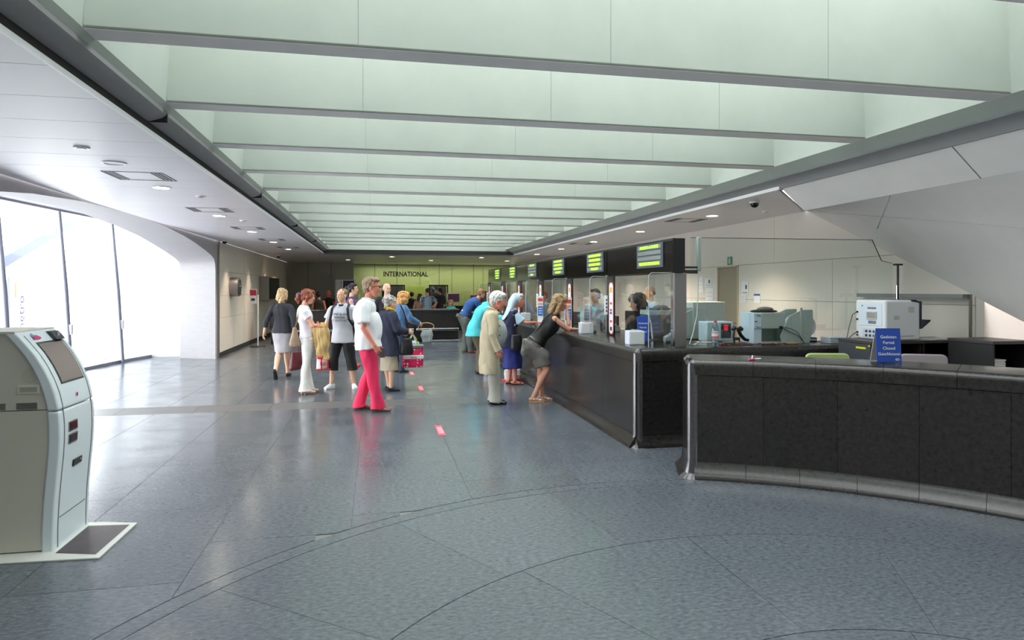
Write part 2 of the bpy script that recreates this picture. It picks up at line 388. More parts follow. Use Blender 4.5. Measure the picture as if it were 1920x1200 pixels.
for k, (x, y) in enumerate([(-1.08, 26.7), (.55, 23.8), (2.15, 26.5), (3.78, 23.9), (5.22, 26.4)]):
    tag(lamp(x, y, spot=60), ['leftmost', 'second from left', 'middle', 'fourth from left', 'rightmost'][k] + ' of the five lit downlights before the green wall', 'ceiling light', 'downlights before the green wall')
def dome(x, y, lab):
    o = empty('camera_dome', (x, y, ZC), label=lab, cat='security camera')
    MB().cyl((0, 0, 0), (0, 0, -.02), .07, 20).obj('mount', M_rim, o); MB().ell((0, 0, -.03), (.055, .055, .05)).obj('dome', M_black, o)
dome(4.95, 8.0, 'black dome camera near the angled ceiling corner over the counter')
dome(-3.55, 16.9, 'small dark dome camera above the left concrete pillar')
dome(-3.3, 24.0, 'tiny dark dome camera over the left wall cabinet')

# ================================================================== LEFT SIDE: arch wall, window, wall
arc = [(6.02, 0.), (6.02, 2.2), (6.12, 2.38), (6.36, 2.47), (7.2, 2.60), (8.3, 2.72), (9.6, 2.80), (11.43, 2.835), (13.0, 2.795), (14.2, 2.72), (15.0, 2.64), (15.8, 2.54), (16.4, 2.45), (16.68, 2.38), (16.8, 2.28), (16.84, 2.12), (16.84, 0.)]
arc2 = [(5.75, 0.), (5.75, 2.15), (5.85, 2.33), (6.1, 2.44), (7.0, 2.61), (8.2, 2.75), (9.6, 2.85), (11.4, 2.89), (13.1, 2.82), (14.4, 2.72), (15.3, 2.61), (16.1, 2.50), (16.85, 2.38), (17.12, 2.31), (17.25, 2.2), (17.28, 2.05), (17.22, 0.)]
def arch_wall():
    m = MB(); xi, xo = -3.74, -4.62; top = 3.1
    n = len(arc)
    vs = [(xi, y, z) for y, z in arc] + [(xo, y, z) for y, z in arc2]
    m.add(vs, [(i, i + 1, n + i + 1, n + i) for i in range(n - 1)])
    for x, a in ((xi, arc), (xo, arc2)):
        v = [(x, y, z) for y, z in a] + [(x, y, top) for y, z in a]
        m.add(v, [(i, i + 1, n + i + 1, n + i) for i in range(1, n - 2)])
        m.add([(x, 4.6, 0), (x, a[0][0], 0), (x, a[1][0], a[1][1]), (x, a[1][0], top), (x, 4.6, top)], [(0, 1, 2, 3, 4)])
        m.add([(x, 17.6, 0), (x, a[-1][0], 0), (x, a[-2][0], a[-2][1]), (x, a[-2][0], top), (x, 17.6, top)], [(0, 1, 2, 3, 4)])
    return m
wa = struct(arch_wall().obj('wall_arch', M_arch, ang=50), 'thick pale concrete wall with a wide arched opening')
struct(MB().box(-4.62, -3.74, -3, 4.6, 0, 3.1).obj('wall_left_near', M_arch, smooth=False))
struct(MB().box(-6.6, -4.62, 17.6, 18.2, 0, 3.3).obj('wall_window_return', mat('white_plaster', (236, 236, 240), .6), smooth=False))
struct(MB().box(-6.6, 6.3, -3.4, -3.2, 0, 3.1).obj('wall_back', M_beige, smooth=False))
# outward-leaning glazing along a gently bowed sill
sill = [(-6.12, -3.0), (-6.12, 6.), (-6.1, 9.2), (-6.04, 11.1), (-6.08, 12.62), (-5.9, 14.45), (-5.64, 16.38), (-5.28, 18.0)]
win = empty('window_1'); win['kind'] = 'structure'; win['label'] = 'tall outward-leaning glazing behind the arch, blown out with daylight'
LEAN = .24
def wtop(x, y): return (x - LEAN, y + .12, 3.2)
for (x0, y0), (x1, y1) in zip(sill[:-1], sill[1:]):
    a, b_ = V((x0, y0, .05)), V((x1, y1, .05)); c_, d_ = V(wtop(x1, y1)), V(wtop(x0, y0))
    MB().prism([a, b_, c_, d_], (-.012, 0, 0)).obj('pane', M_window, win, smooth=False)
    MB().prism([(x0, y0, 0), (x1, y1, 0), (x1, y1, .06), (x0, y0, .06)], (-.07, 0, 0)).obj('sill', M_mull, win, smooth=False)
    t0, t1 = V(wtop(x0, y0)), V(wtop(x1, y1))
    MB().prism([t0, t1, t1 + V((0, 0, .1)), t0 + V((0, 0, .1))], (-.08, 0, 0)).obj('head_rail', M_mull, win, smooth=False)
for (x0, y0) in sill[1:-1]:
    t = V(wtop(x0, y0))
    MB().loft([(x0 + .05, y0, 0), (V((x0 + .05, y0, 0)) + t + V((.05, 0, 0))) / 2, t + V((.03, 0, 0))], [.036, .045, .025], n=12).obj('mullion', M_mull, win)
    mid = V((x0, y0, 0)).lerp(t, .27)
    MB().box(mid.x + .02, mid.x + .12, mid.y - .03, mid.y + .03, mid.z - .1, mid.z + .1).obj('bracket', M_steel, win, smooth=False)
struct(MB().box(-6.9, -4.6, -3, 18.2, 3.24, 3.34).obj('ceiling_window_bay', M_arch, smooth=False))
# outside bits
tag(MB().obox((-9.3, 20.2, 2.85), (0, 4.6, 1.68), (1, 0, 0), (0, -1.68, 4.6), 4.6, .2, .14).obj('diagonal_strut', mat('pale_blue_steel', (76, 84, 128), .5), bevel=.02), 'long pale blue diagonal steel strut outside the glazing', 'strut')
mt = empty('metro_sign', (-9, 19.35, 0), rz=math.radians(0), label='white upright metro sign with blue sideways lettering outside the window', cat='sign')
MB().box(-.05, .05, -.55, .55, .25, 2.05).obj('board', mat('sign_white', (240, 240, 245), .5), mt, smooth=False)
MB().cyl((0, -.62, 0), (0, -.62, 2.0), .03).obj('post', M_mull, mt)
text('lettering', 'metro', .40, mat('metro_blue', (14, 26, 84), .5), mt, (.056, -.1, 1.0), (R90, -R90, R90))
mm = MB(); mm.box(.052, .056, -.42, -.36, 1.45, 1.85); mm.obj('yellow_mark', mat('metro_yellow', (150, 110, 20), .5), mt, smooth=False)
pf = empty('outside_column', (-6.75, 22.3, 0), label='pale pinkish tapering column standing outside the last window pane', cat='column')
MB().loft([(0, 0, 0), (-.02, 0, 1.6), (-.12, 0, 4)], [(.42, .3), (.36, .25), (.26, .2)], n=24).obj('shaft', mat('pale_pink_concrete', (104, 92, 102), .7), pf)
MB().loft([(0, 0, 1.55), (0, 0, 1.75)], [.39, .39], n=24).obj('collar', M_mull, pf)

# left beige wall beyond the pillar
lw = struct(MB().box(-4.0, -3.745, 17.0, 31.4, 0, 2.9).obj('wall_left', M_lip, smooth=False), 'warm beige panelled wall beyond the pillar')
for z0, z1, off in ((.12, .95, 0), (.95, 1.5, 1.1), (1.5, 2.1, .4), (2.1, 2.815, 1.4)):
    y = 17.12; nx = 17.12 + 1.7 + off
    while y < 31.2:
        y2 = min(nx, 31.3)
        MB().box(-3.745, -3.72, y + .004, y2 - .004, z0 + .003, z1 - .003).obj('wall_panel', M_beige, lw, smooth=False)
        y = y2; nx = y + 2.78
MB().box(-3.745, -3.705, 17.02, 17.1, 0, 2.82).obj('edge_trim', M_steel, lw, smooth=False)
struct(MB().box(-3.745, -3.71, 17.1, 29.5, 0, .1).obj('baseboard_left', M_void, smooth=False))
for k, y in enumerate((17.9, 20.9, 23.9)):   # wall washers
    l = bpy.data.lights.new('wall_wash', 'SPOT'); l.energy = 75; l.color = (1, .78, .58); l.spot_size = math.radians(80); l.spot_blend = .7; l.shadow_soft_size = .04
    p = bpy.data.objects.new('wall_wash', l); COL.objects.link(p); p.location = (-3.35, y, 2.78); p.rotation_euler = (0, math.radians(-8), 0)

# ================================================================== FAR END
fw = struct(MB().box(-3.8, 6.4, 31.2, 31.4, 0, 2.9).obj('wall_far', M_green, smooth=False), 'lime green far wall behind the international office')
dk = struct(MB().box(-3.72, -.95, 29.5, 29.55, 0, 2.815).obj('wall_far_glass', M_dglass, smooth=False), 'smoked glass screen at the far left')
for x in (-2.85, -1.9): MB().box(x, x + .015, 29.49, 29.5, 0, 2.8).obj('joint', M_void, dk, smooth=False)
pw = struct(empty('window_2'), 'full-height glass front of the international office')
xs_ = [-.95, -.05, .9, 2.75, 4.3, 6.25]
for a, b_ in zip(xs_[:-1], xs_[1:]):
    MB().box(a + .006, b_ - .006, 29.5, 29.515, .02, 2.81).obj('pane', glass('office_glass', (240, 243, 236), refl=.05), pw, smooth=False)
    MB().box(b_ - .008, b_ + .008, 29.495, 29.52, .02, 2.81).obj('glazing_bar', M_blackm, pw, smooth=False)
text('lettering', 'INTERNATIONAL', .30, M_blackm, pw, (1.28, 29.48, 2.32), (R90, 0, 0), sx=.83, bold=.008)
for k, (x, w_) in enumerate(((.30, .9), (2.35, .75))):
    d = struct(empty('door_%d' % (k + 1), (x, 29.5, 0)), ['dark shelving doorway left of the lit opening', 'dark doorway behind the plaid shirt man'][k])
    MB().box(-.05, 0, -.04, .0, 0, 1.8).box(w_, w_ + .05, -.04, .0, 0, 1.8).box(-.05, w_ + .05, -.04, .0, 1.8, 1.86).obj('frame', M_blackm, d, smooth=False)
    MB().box(0, w_, .3, .32, 0, 1.8).obj('panel', M_dgrey, d, smooth=False)
    for z in (.9, 1.2, 1.5): MB().box(.05, w_ - .05, .1, .3, z, z + .02).obj('shelf', M_blackm, d, smooth=False)
for x in (2.0, 3.5, 5.0): struct(MB().box(x, x + .012, 31.19, 31.2, 0, 2.8).obj('trim_6', M_void, smooth=False))
l = bpy.data.lights.new('office_light', 'AREA'); l.shape = 'RECTANGLE'; l.size = 6.5; l.size_y = .25; l.energy = 70; l.color = (1, .95, .8)
p = bpy.data.objects.new('office_light', l); COL.objects.link(p); p.location = (2.6, 30.4, 2.79)
# bright lit panel behind the opening and ad stand
tag(MB().box(1.3, 2.15, 30.6, 30.63, 0, 1.82).obj('lime_panel', mat('bright_lime', (190, 210, 100), .5), bevel=.004), 'bright lime free-standing panel in the office opening', 'panel')
ad = empty('banner_stand', (-1.25, 28.2, 0), label='upright white and navy advertising stand behind the purple-top woman', cat='banner')
MB().box(-.38, .38, -.03, .03, .1, 2.05).obj('board', M_wpaper, ad, bevel=.005); MB().box(-.08, .36, -.036, -.03, .1, 2.02).obj('navy_print', mat('navy_print', (38, 44, 80), .5), ad, smooth=False)
for k in range(3): MB().box(-.34 + .08 * k, -.30 + .08 * k, -.036, -.03, .1, 2.02).obj('grey_stripe', M_steel, ad, smooth=False)
MB().box(-.42, .42, -.15, .15, 0, .1).obj('foot', M_dgrey, ad, bevel=.005)
lm = empty('white_arch_panel', (-2.15, 29.3, 0), label='pale round-topped panel against the smoked glass', cat='panel')
pts = [(-.35, 0, 0), (-.35, 0, 1.9)] + [(-.35 * math.cos(PI * i / 12), 0, 1.9 + .45 * math.sin(PI * i / 12)) for i in range(13)] + [(.35, 0, 0)]
MB().prism(pts[:1] + pts[2:], (0, .06, 0)).obj('panel', mat('pale_panel', (150, 152, 150), .6), lm)

# ================================================================== FAR COUNTER
fc = empty('far_counter', (0, 21, 0), label='long black granite counter across the far end of the hall', cat='counter')
for k, x in enumerate([-3.15 + i * 1.15 for i in range(5)]):
    MB().box(x + .003, x + 1.147, .0, .5, .45, T - .06).obj('stone_panel', M_gran, fc, bevel=.004)
MB().box(-3.16, 2.62, -.03, .62, T - .057, T).obj('worktop', M_gran, fc, bevel=.02)
MB().box(-3.1, 2.58, .12, .5, 0, .45).obj('plinth', M_blackm, fc, smooth=False)
for a in (-3.1, .0): MB().box(a, a + .5, -.02, .5, 0, .45).obj('support', M_gran, fc, bevel=.004)
for a, b_ in ((-2.5, -.1), (.55, 1.15), (1.22, 2.55)): MB().box(a, b_, -.25, .1, .37, .44).obj('steel_ledge', M_chrome, fc, bevel=.01)
for a, b_ in ((-2.5, -.1), (.75, 1.25), (1.7, 2.55)): MB().box(a, b_, -.2, .0, .0, .07).obj('foot_rail', M_chrome, fc, bevel=.01)

# ================================================================== TICKET COUNTER
tc = empty('ticket_counter', (0, 0, 0), label='long L-shaped black granite ticket counter with rounded edges', cat='counter')
def cove_profile(x):  # front profile at x (facing -x)
    return
def counter_front(parent, path, nrm, seglist, hgt=T):
    pass
# front legs panels along Y at X=2.65, from 6.5 to 19.4
ys = [6.5 + k * 1.02 for k in range(13)]
prof = [(2.65, .17), (2.65, .86), (3.2, .86), (3.2, .17)]
for a, b_ in zip(ys[:-1], ys[1:]):
    MB().box(2.655, 3.15, a + .002, b_ - .002, .13, .895).obj('stone_panel', M_gran, tc, smooth=False)
cov = [(2.655, .128)] + [(2.655 - .075 * math.sin(PI / 2 * i / 5) ** 1 * (i / 5), .128 - .118 * (1 - math.cos(PI / 2 * i / 5)) ** .8) for i in range(1, 6)] + [(2.58, 0), (3.1, 0), (3.1, .128)]
for a, b_ in zip(ys[:-1:2], ys[2::2]):
    MB().prism([(x, a + .002, z) for x, z in cov], (0, b_ - a - .004, 0)).obj('cove_base', M_gran, tc, ang=60)
rim = [(3.75, T), (2.70, T)] + [(2.70 - .055 * math.sin(PI / 2 * i / 5), T - .055 + .055 * math.cos(PI / 2 * i / 5)) for i in range(1, 6)] + [(2.645, .90), (2.72, .90), (2.72, .97), (3.75, .97)]
for a, b_ in zip(ys[:-1:2], ys[2::2]):
    MB().prism([(x, a + (.002 if a > 6.6 else .055), z) for x, z in rim], (0, b_ - a - (.002 if a > 6.6 else .057), 0)).obj('worktop', M_gran, tc, ang=60)
# end face of the L (faces the camera)
yl = 6.5
cov2 = [(yl + .005, .128)] + [(yl + .005 - .06 * (i / 5) ** 2, .128 - .118 * (1 - math.cos(PI / 2 * i / 5)) ** .8) for i in range(1, 6)] + [(yl - .055, 0), (yl + .4, 0), (yl + .4, .128)]
rim2 = [(yl + .62, T), (yl + .05, T)] + [(yl + .05 - .055 * math.sin(PI / 2 * i / 5), T - .055 + .055 * math.cos(PI / 2 * i / 5)) for i in range(1, 6)] + [(yl - .005, .90), (yl + .08, .90), (yl + .08, .97), (yl + .62, .97)]
MB().prism([(3.752, y, z) for y, z in rim2], (1.348, 0, 0)).obj('worktop', M_gran, tc, ang=60)
rim3 = [(yl + .054, T)] + rim2[1:7] + [(yl - .005, .90), (yl + .054, .90)]
MB().prism([(2.72, y, z) for y, z in rim3], (1.03, 0, 0)).obj('worktop', M_gran, tc, ang=60)
for a, b_ in ((2.68, 3.28), (3.28, 4.2), (4.2, 5.1)):
    MB().box(a + .002, b_ - .002, yl + .005, yl + .55, .13, .895).obj('stone_panel', M_gran, tc, smooth=False)
MB().prism([(2.66, y, z) for y, z in cov2], (2.44, 0, 0)).obj('cove_base', M_gran, tc, ang=60)
MB().loft([(2.70, yl + .05, 0), (2.70, yl + .05, .04), (2.70, yl + .05, .13), (2.70, yl + .05, T - .055), (2.70, yl + .05, T - .03), (2.70, yl + .05, T - .001)], [.115, .075, .057, .057, .05, .02], n=24).obj('corner_edge', mat('polished_granite', (66, 62, 68), .14, var=.2, scale=30, spec=.7), tc)
# clerk-side desk behind
MB().box(3.2, 3.78, 7.2, 19.0, .72, .76).obj('clerk_desk', M_dgrey, tc, bevel=.01)

# curved desk
cd = empty('curved_desk', (0, 0, 0), label='curved black granite desk in the right foreground with a closed sign on it', cat='desk')
DX, DY, R0, R1 = 1.2, 1.5, 4.17, 4.72
def ap(r, a, z): return (DX + r * math.cos(a), DY + r * math.sin(a), z)
aS = math.atan2(5.41 - DY, 2.75 - DX); aE = math.radians(21)
def arc_loft(prof, a0, a1, n, name, m, shrink=True, ang=60):
    """prof: closed list of (radius,z)"""
    mb = MB(); k = len(prof); vs = []
    for i in range(n + 1):
        a = a0 + (a1 - a0) * i / n
        vs += [ap(r, a, z) for r, z in prof]
    fs = [(i * k + j, i * k + (j + 1) % k, (i + 1) * k + (j + 1) % k, (i + 1) * k + j) for i in range(n) for j in range(k)]
    fs += [tuple(range(k)), tuple(n * k + j for j in range(k - 1, -1, -1))]
    return mb.add(vs, fs).obj(name, m, cd, ang=ang)
def splits(n, e=.0004): 
    return [(aS + (aE - aS) * i / n - (e if i else 0), aS + (aE - aS) * (i + 1) / n + e) for i in range(n)]
for a0, a1 in splits(6): arc_loft([(R0, .14), (R0, .895), (R1, .895), (R1, .14)], a0, a1, 8, 'stone_panel', M_gran)
prt = [(R1 + .01, T), (R0 + .045, T)] + [(R0 + .045 - .055 * math.sin(PI / 2 * i / 5), T - .055 + .055 * math.cos(PI / 2 * i / 5)) for i in range(1, 6)] + [(R0 - .008, .90), (R1 + .01, .90)]
for a0, a1 in splits(7): arc_loft(prt, a0, a1, 8, 'worktop', M_gran)
prb = [(R0 + .002, .138)] + [(R0 + .002 - .085 * (i / 6) ** 1.8, .138 - .12 * (1 - math.cos(PI / 2 * i / 6)) ** .75) for i in range(1, 7)] + [(R0 - .083, 0), (R1, 0), (R1, .138)]
for a0, a1 in splits(8): arc_loft(prb, a0, a1, 8, 'cove_base', M_gran)
M_pg = MATS['polished_granite']
ea = V(ap(R0 + .045, aS, 0)); eb = V(ap(R1 - .05, aS, 0))
side = (V((-math.sin(aS), math.cos(aS), 0)))
MB().loft([ea + V((0, 0, z)) for z in (0, .04, .14, T - .055, T - .025, T - .001)], [.13, .08, .055, .055, .048, .015], n=24).obj('corner_edge', M_pg, cd)
MB().loft([eb + V((0, 0, z)) for z in (0, .04, .14, T - .055, T - .025, T - .001)], [.12, .075, .055, .055, .048, .015], n=24).obj('corner_edge', M_pg, cd)
c0 = (ea + eb) / 2 + side * .03
MB().obox(c0 + V((0, 0, T / 2 - .01)), eb - ea, side, (0, 0, 1), (eb - ea).length / 2, .025, T / 2 - .03).obj('end_panel', M_gran, cd, bevel=.01)
mm = MB()
dirr = (eb - ea).normalized(); L = (eb - ea).length
for k in range(2):
    pass
MB().prism([ea + side * s_ + V((0, 0, z_)) for s_, z_ in ((0, .14), (.056, .14), (.07, .06), (.11, .015), (.13, 0), (0, 0))], dirr * L).obj('cove_base', M_gran, cd, ang=60)

# ================================================================== RIGHT WALLS
rw = struct(MB().box(6.31, 6.5, 5.9, 31.4, 0, 2.9).obj('wall_right', M_lip, smooth=False), 'beige panelled wall behind the ticket office')
def wallp(y0, y1, z0, z1):
    MB().box(6.285, 6.31, y0 + .003, y1 - .003, z0 + .003, z1 - .003).obj('wall_panel', M_beige, rw, smooth=False)
DY0, DY1 = 10.67, 11.4
for z0, z1, st in ((0, 1.48, 8.21), (1.48, 2.08, 8.21), (2.08, 2.86, 9.6)):
    y = 5.95; nx = st if st > y else st + 2.78
    while y < 31:
        y2 = min(nx, 31)
        if z0 < 2.0:
            for a, b_ in ((y, min(y2, DY0)), (max(y, DY1), y2)):
                if b_ - a > .02: wallp(a, b_, z0, z1)
        else: wallp(y, y2, z0, z1)
        y = y2; nx = y + 2.78
dr = struct(empty('door_3', (6.3, DY0, 0)), 'tan doorway in the beige office wall')
MB().box(.0, .02, .02, .71, 0, 2.05).obj('leaf', mat('tan_door', (148, 134, 112), .6), dr, smooth=False)
MB().box(-.03, .01, 0, .025, 0, 2.08).box(-.03, .01, .705, .73, 0, 2.08).box(-.03, .01, 0, .73, 2.055, 2.08).obj('frame', mat('beige_trim', (200, 180, 150), .5), dr, smooth=False)
MB().cyl((-.005, .1, 1.05), (-.05, .1, 1.05), .012).obj('handle', M_chrome, dr)
ex = empty('exit_sign', (6.27, 10.95, 2.17), label='small green exit sign above the tan doorway', cat='sign')
MB().box(0, .012, -.075, .075, -.075, .075).obj('board', mat('exit_green', (40, 130, 95), .5), ex, smooth=False)
m = MB(); m.ell((-.002, .0, .045), (.002, .012, .012)); m.box(-.003, 0, -.012, .012, -.005, .032); m.box(-.003, 0, -.03, .03, .01, .018); m.box(-.003, 0, -.02, -.008, -.05, 0); m.box(-.003, 0, .008, .025, -.045, 0); m.obj('pictogram', M_wpaper, ex)
# concrete stair flank (grey), triangular lower edge, and flat concrete soffit beside the skylight
m = MB(); n_ = 24; top_ = []; bot_ = []
for i in range(n_ + 1):
    t_ = i / n_; yb = 8.8 - 6.3 * t_; top_.append((4.92, 6.92 - 6.4 * t_, 2.575)); bot_.append((6.3, yb, 2.83 - (8.8 - yb) * .4434 if yb > 2.5 else .12))
top_.append((4.92, -3, 2.575)); bot_.append((6.3, -3, .06))
rows = []
for u in range(9):
    s_ = u / 8; rows.append([tuple(V(a).lerp(V(b_), s_)) for a, b_ in zip(top_, bot_)])
k_ = len(top_); vs = [v for r_ in rows for v in r_]
m.add(vs, [(u * k_ + i, u * k_ + i + 1, (u + 1) * k_ + i + 1, (u + 1) * k_ + i) for u in range(8) for i in range(k_ - 1)])
st = struct(m.obj('wall_stair_flank', M_conc2), 'sloping twisted grey concrete underside of the stair on the right')
fa = struct(MB().add([(4.64, 6.93, 2.825), (4.64, -3, 2.825), (4.92, -3, 2.575), (4.92, 6.92, 2.575), (6.3, 8.82, 2.83)], [(0, 1, 2, 3), (0, 3, 4)]).obj('wall_fascia_right', M_conc2, smooth=False), 'pale tilted concrete fascia above the stair underside')
for y in (1.5, 4.6): MB().obox((4.78, y, 2.698), (.28, 0, -.25), (0, 1, 0), (.25, 0, .28), .187, .003, .003).obj('form_joint', M_lip, fa, smooth=False)
for fr_ in (.22, .55):
    i = int(fr_ * n_); pts = [V(rows[u][i]) + V((-.002, 0, -.002)) for u in range(6)]; MB().loft(pts, [.0028] * 6, n=6).obj('form_joint', M_conc, st)
pts = [V(rows[3][i]) + V((-.002, 0, -.002)) for i in range(1, n_ + 1)]; MB().loft(pts, [.0022] * len(pts), n=6).obj('form_joint', M_conc, st)
struct(MB().box(6.3, 8.7, .9, 9, 2.9, 2.95).obj('ceiling_light_stop', M_beige, smooth=False)); struct(MB().box(8.6, 8.7, 1, 9, 0, 2.9).obj('wall_alcove_right', M_beige, smooth=False)); struct(MB().box(6.2, 8.7, .9, 1, 0, 2.9).obj('wall_alcove_front', M_beige, smooth=False)); struct(MB().box(6.3, 8.7, 5.85, 5.95, 0, 2.3).obj('wall_alcove', M_beige, smooth=False))  # the alcove roof is added to keep sky light from leaking in
# ledge and slim glass guard by the alcove
struct(MB().box(6.18, 6.29, 6.0, 7.6, 1.555, 1.60).obj('trim_8', M_lip, smooth=False), 'narrow grey ledge on the beige wall')
MB().box(6.26, 6.284, 5.98, 6.0, 1.0, 1.6).obj('ledge_post', M_steel, rw, smooth=False)
# papers on the wall
pap = [(11.75, 1.79, .26, .16, 'white notice left of the door with a dark line'), (12.05, 1.75, .2, .3, 'pale pink-printed sheet furthest left of the door'), (11.7, 1.53, .3, .3, 'faint gridded sheet low left of the door'),
       (10.45, 1.68, .22, .24, 'white notice just right of the door'), (10.52, 1.49, .18, .14, 'small blank sheet below the right-hand notice'), (10.08, 1.5, .18, .16, 'white sheet with blue header right of the door')]
for k, (y, z, w_, h_, lab) in enumerate(pap):
    o = empty('wall_notice', (6.278, y, z), label=lab, cat='paper')
    MB().box(0, .004, -w_ / 2, w_ / 2, -h_ / 2, h_ / 2).obj('sheet', M_wpaper, o, smooth=False)
    mcol = M_dgrey if k in (0, 3) else (mat('pink_ink', (220, 170, 180), .7) if k in (1, 2, 4) else mat('blue_ink', (80, 95, 160), .7))
    mb = MB()
    if k in (0, 3): mb.box(-.001, 0, -w_ * .35, w_ * .35, -h_ * .38, -h_ * .33); mb.box(-.001, 0, -w_ * .3, -w_ * .05, -.02, .05)
    elif k == 5: mb.box(-.001, 0, -w_ / 2, w_ / 2, h_ * .28, h_ / 2)
    else:
        for q in range(3): mb.box(-.001, 0, -w_ * .35, w_ * .35, -h_ * .3 + q * h_ * .25, -h_ * .3 + q * h_ * .25 + .008)
    mb.obj('print', mcol, o, smooth=False)

# ================================================================== TICKET WINDOWS
POST = [6.63] + [8.6 + 1.955 * k for k in range(6)]
names = ['at the near end of the ticket counter', 'first from the near end', 'second from the near end', 'third from the near end', 'fourth from the near end', 'fifth from the near end', 'at the far end of the ticket counter']
M_strip = mat('strip_white', (236, 236, 240), .4); M_red = mat('print_red', (215, 60, 70), .5); M_ylw = mat('print_yellow', (225, 180, 40), .5); M_blu = mat('print_blue', (30, 90, 190), .5)
for k, y in enumerate(POST):
    p = empty('window_post', (3.12, y, T), label='brushed steel post between ticket windows, ' + names[k], cat='post', group='steel posts of the ticket windows')
    if k == 0: MB().box(.02, .16, -.02, .06, 0, .80).obj('column', M_steel, p, bevel=.004); MB().box(0, .02, -.025, .03, 0, .80).obj('trim', M_chrome, p, smooth=False)
    else: MB().box(-.04, .06, -.02, .03, 0, .82).obj('column', M_steel, p, bevel=.003); MB().box(.062, .078, -.03, .02, 0, .82).obj('dark_channel', M_blackm, p, smooth=False)
    f = empty('privacy_screen', (2.84, y - .03, T), label='round-cornered glass privacy fin ' + names[k], cat='glass screen', group='glass privacy fins on the ticket counter')
    m = MB(); rr = .05; pts = [(0, 0, 0.002), (.27, 0, 0.002), (.27, 0, .80)] + [(rr - rr * math.sin(PI / 2 * i / 6), 0, .80 - rr + rr * math.cos(PI / 2 * i / 6)) for i in range(7)]
    m.prism(pts, (0, .008, 0)).obj('glass', M_glass, f, smooth=False)
    e = MB(); 
    ed = [(0, .004, 0.004)] + [(rr - rr * math.sin(PI / 2 * i / 6), .004, .80 - rr + rr * math.cos(PI / 2 * i / 6)) for i in range(6, -1, -1)] + [(.27, .004, .80)]
    e.loft(ed, [.0032] * len(ed), n=6).obj('polished_edge', M_glassedge, f)
    if k:
        u = empty('intercom', (3.065, y - .03, T + .40), label='white intercom with round buttons on the post ' + names[k], cat='intercom', group='white intercoms on the window posts')
        MB().box(-.02, .02, -.03, .012, -.12, .14).obj('housing', M_strip, u, bevel=.006)
        for q in range(4): MB().cyl((-.0, -.03, -.07 + .05 * q), (0, -.034, -.07 + .05 * q), .012, 12).obj('button', M_dgrey, u)
        s_ = empty('notice_strip', (3.095, y - .24, T + .02), label='tall red-bordered white notice strip beside the post ' + names[k], cat='notice', group='tall notice strips on the ticket windows')
        def rr_poly(w_, h_, r, x): 
            P = []
            for cx_, cz_, a0 in ((w_ - r, r, -90), (w_ - r, h_ - r, 0), (r, h_ - r, 90), (r, r, 180)):
                P += [(x, cx_ + r * math.cos(math.radians(a0 + 22.5 * i)), cz_ + r * math.sin(math.radians(a0 + 22.5 * i))) for i in range(5)]
            return P
        MB().prism(rr_poly(.17, .70, .06, 0), (.004, 0, 0)).obj('border', M_red, s_, smooth=False)
        MB().prism([(x, yy * .86 + .012, zz * .966 + .012) for x, yy, zz in rr_poly(.17, .70, .06, -.002)], (.003, 0, 0)).obj('sheet', M_strip, s_, smooth=False)
        for q, (z0, z1, mm_) in enumerate(((.05, .10, M_dgrey), (.16, .19, M_red), (.27, .30, M_blu), (.31, .34, M_red), (.40, .43, M_red), (.56, .63, M_ylw))):
            MB().box(-.004, -.002, .05, .12, z0, z1).obj('print', mm_, s_, smooth=False)
# glass panes of the windows
for k, (a, b_) in enumerate(zip(POST[:-1], POST[1:])):
    o = MB().box(3.15, 3.158, a + .07, b_ - .04, T + .12, T + .80).obj('window_pane', M_glass, smooth=False)
    tag(o, 'clear glass of the ticket window ' + ['nearest the camera', 'second from the near end', 'third from the near end', 'fourth from the near end', 'fifth from the near end', 'at the far end'][k], 'glass screen', 'ticket window panes')
# display fascia
YB = [6.56] + [8.6 + 1.955 * k for k in range(5)] + [18.36]
texts = ['MALINO A PORTE\n \n \nWELCOME FOR BOARDING', 'ALLE DIENSTEN BINNENLAND\nTOUS SERVICES INTERIEUR\nALL SERVICES DOMESTIC\nWELKOM', 'BINNENLAND\nTOUS SERVICES INTER\nALL SERVICES DOM\nWELKOM', 'GESLOTEN\n \n \nFERME', 'ALLE DIENSTEN\nTOUS SERVICES\nALL SERVICES\nWELKOM', 'ALLE DIENSTEN\nTOUS SERVICES\nALL SERVICES\nWELKOM']
M_led = mat('led_green', (150, 240, 20), .5, emit=1.6); M_row = mat('led_row', (130, 134, 132), .4); M_frame = mat('display_frame', (70, 80, 88), .4)
for k, (a, b_) in enumerate(zip(YB[:-1], YB[1:])):
    d = empty('display_board', (3.1, a, 1.83), label='black overhead board with green lettering, ' + ['nearest the camera', 'second from the near end', 'third from the near end', 'fourth from the near end', 'fifth from the near end', 'farthest along the counter'][k], cat='display board', group='overhead display boards')
    L = b_ - a
    MB().box(0, .14, .004, L - .004, 0, .37).obj('housing', M_blackm, d, bevel=.004)
    MB().box(-.008, 0, .012, L - .012, .01, .345).obj('gloss_front', M_black, d, smooth=False)
    y0, y1 = (.22, .96) if k == 0 else (.02 + .1, .02 + .84)
    sc_ = MB().box(-.018, -.006, y0, y1, .07, .345).obj('screen', M_frame, d, smooth=False)
    for q, ln in enumerate(texts[k].split('\n')):
        zc = .305 - q * .063
        MB().box(-.022, -.017, y0 + .05, y1 - .04, zc - .021, zc + .021).obj('row', M_row, sc_, smooth=False)
        if ln.strip(): 
            wd = min(.62, .045 * len(ln)); 
            t = text('lettering', ln, .05, M_led, sc_, (-.024, (y0 + y1) / 2, zc), (R90, 0, -R90), extr=.001, sx=min(1.5, .62 / (.034 * len(ln))))
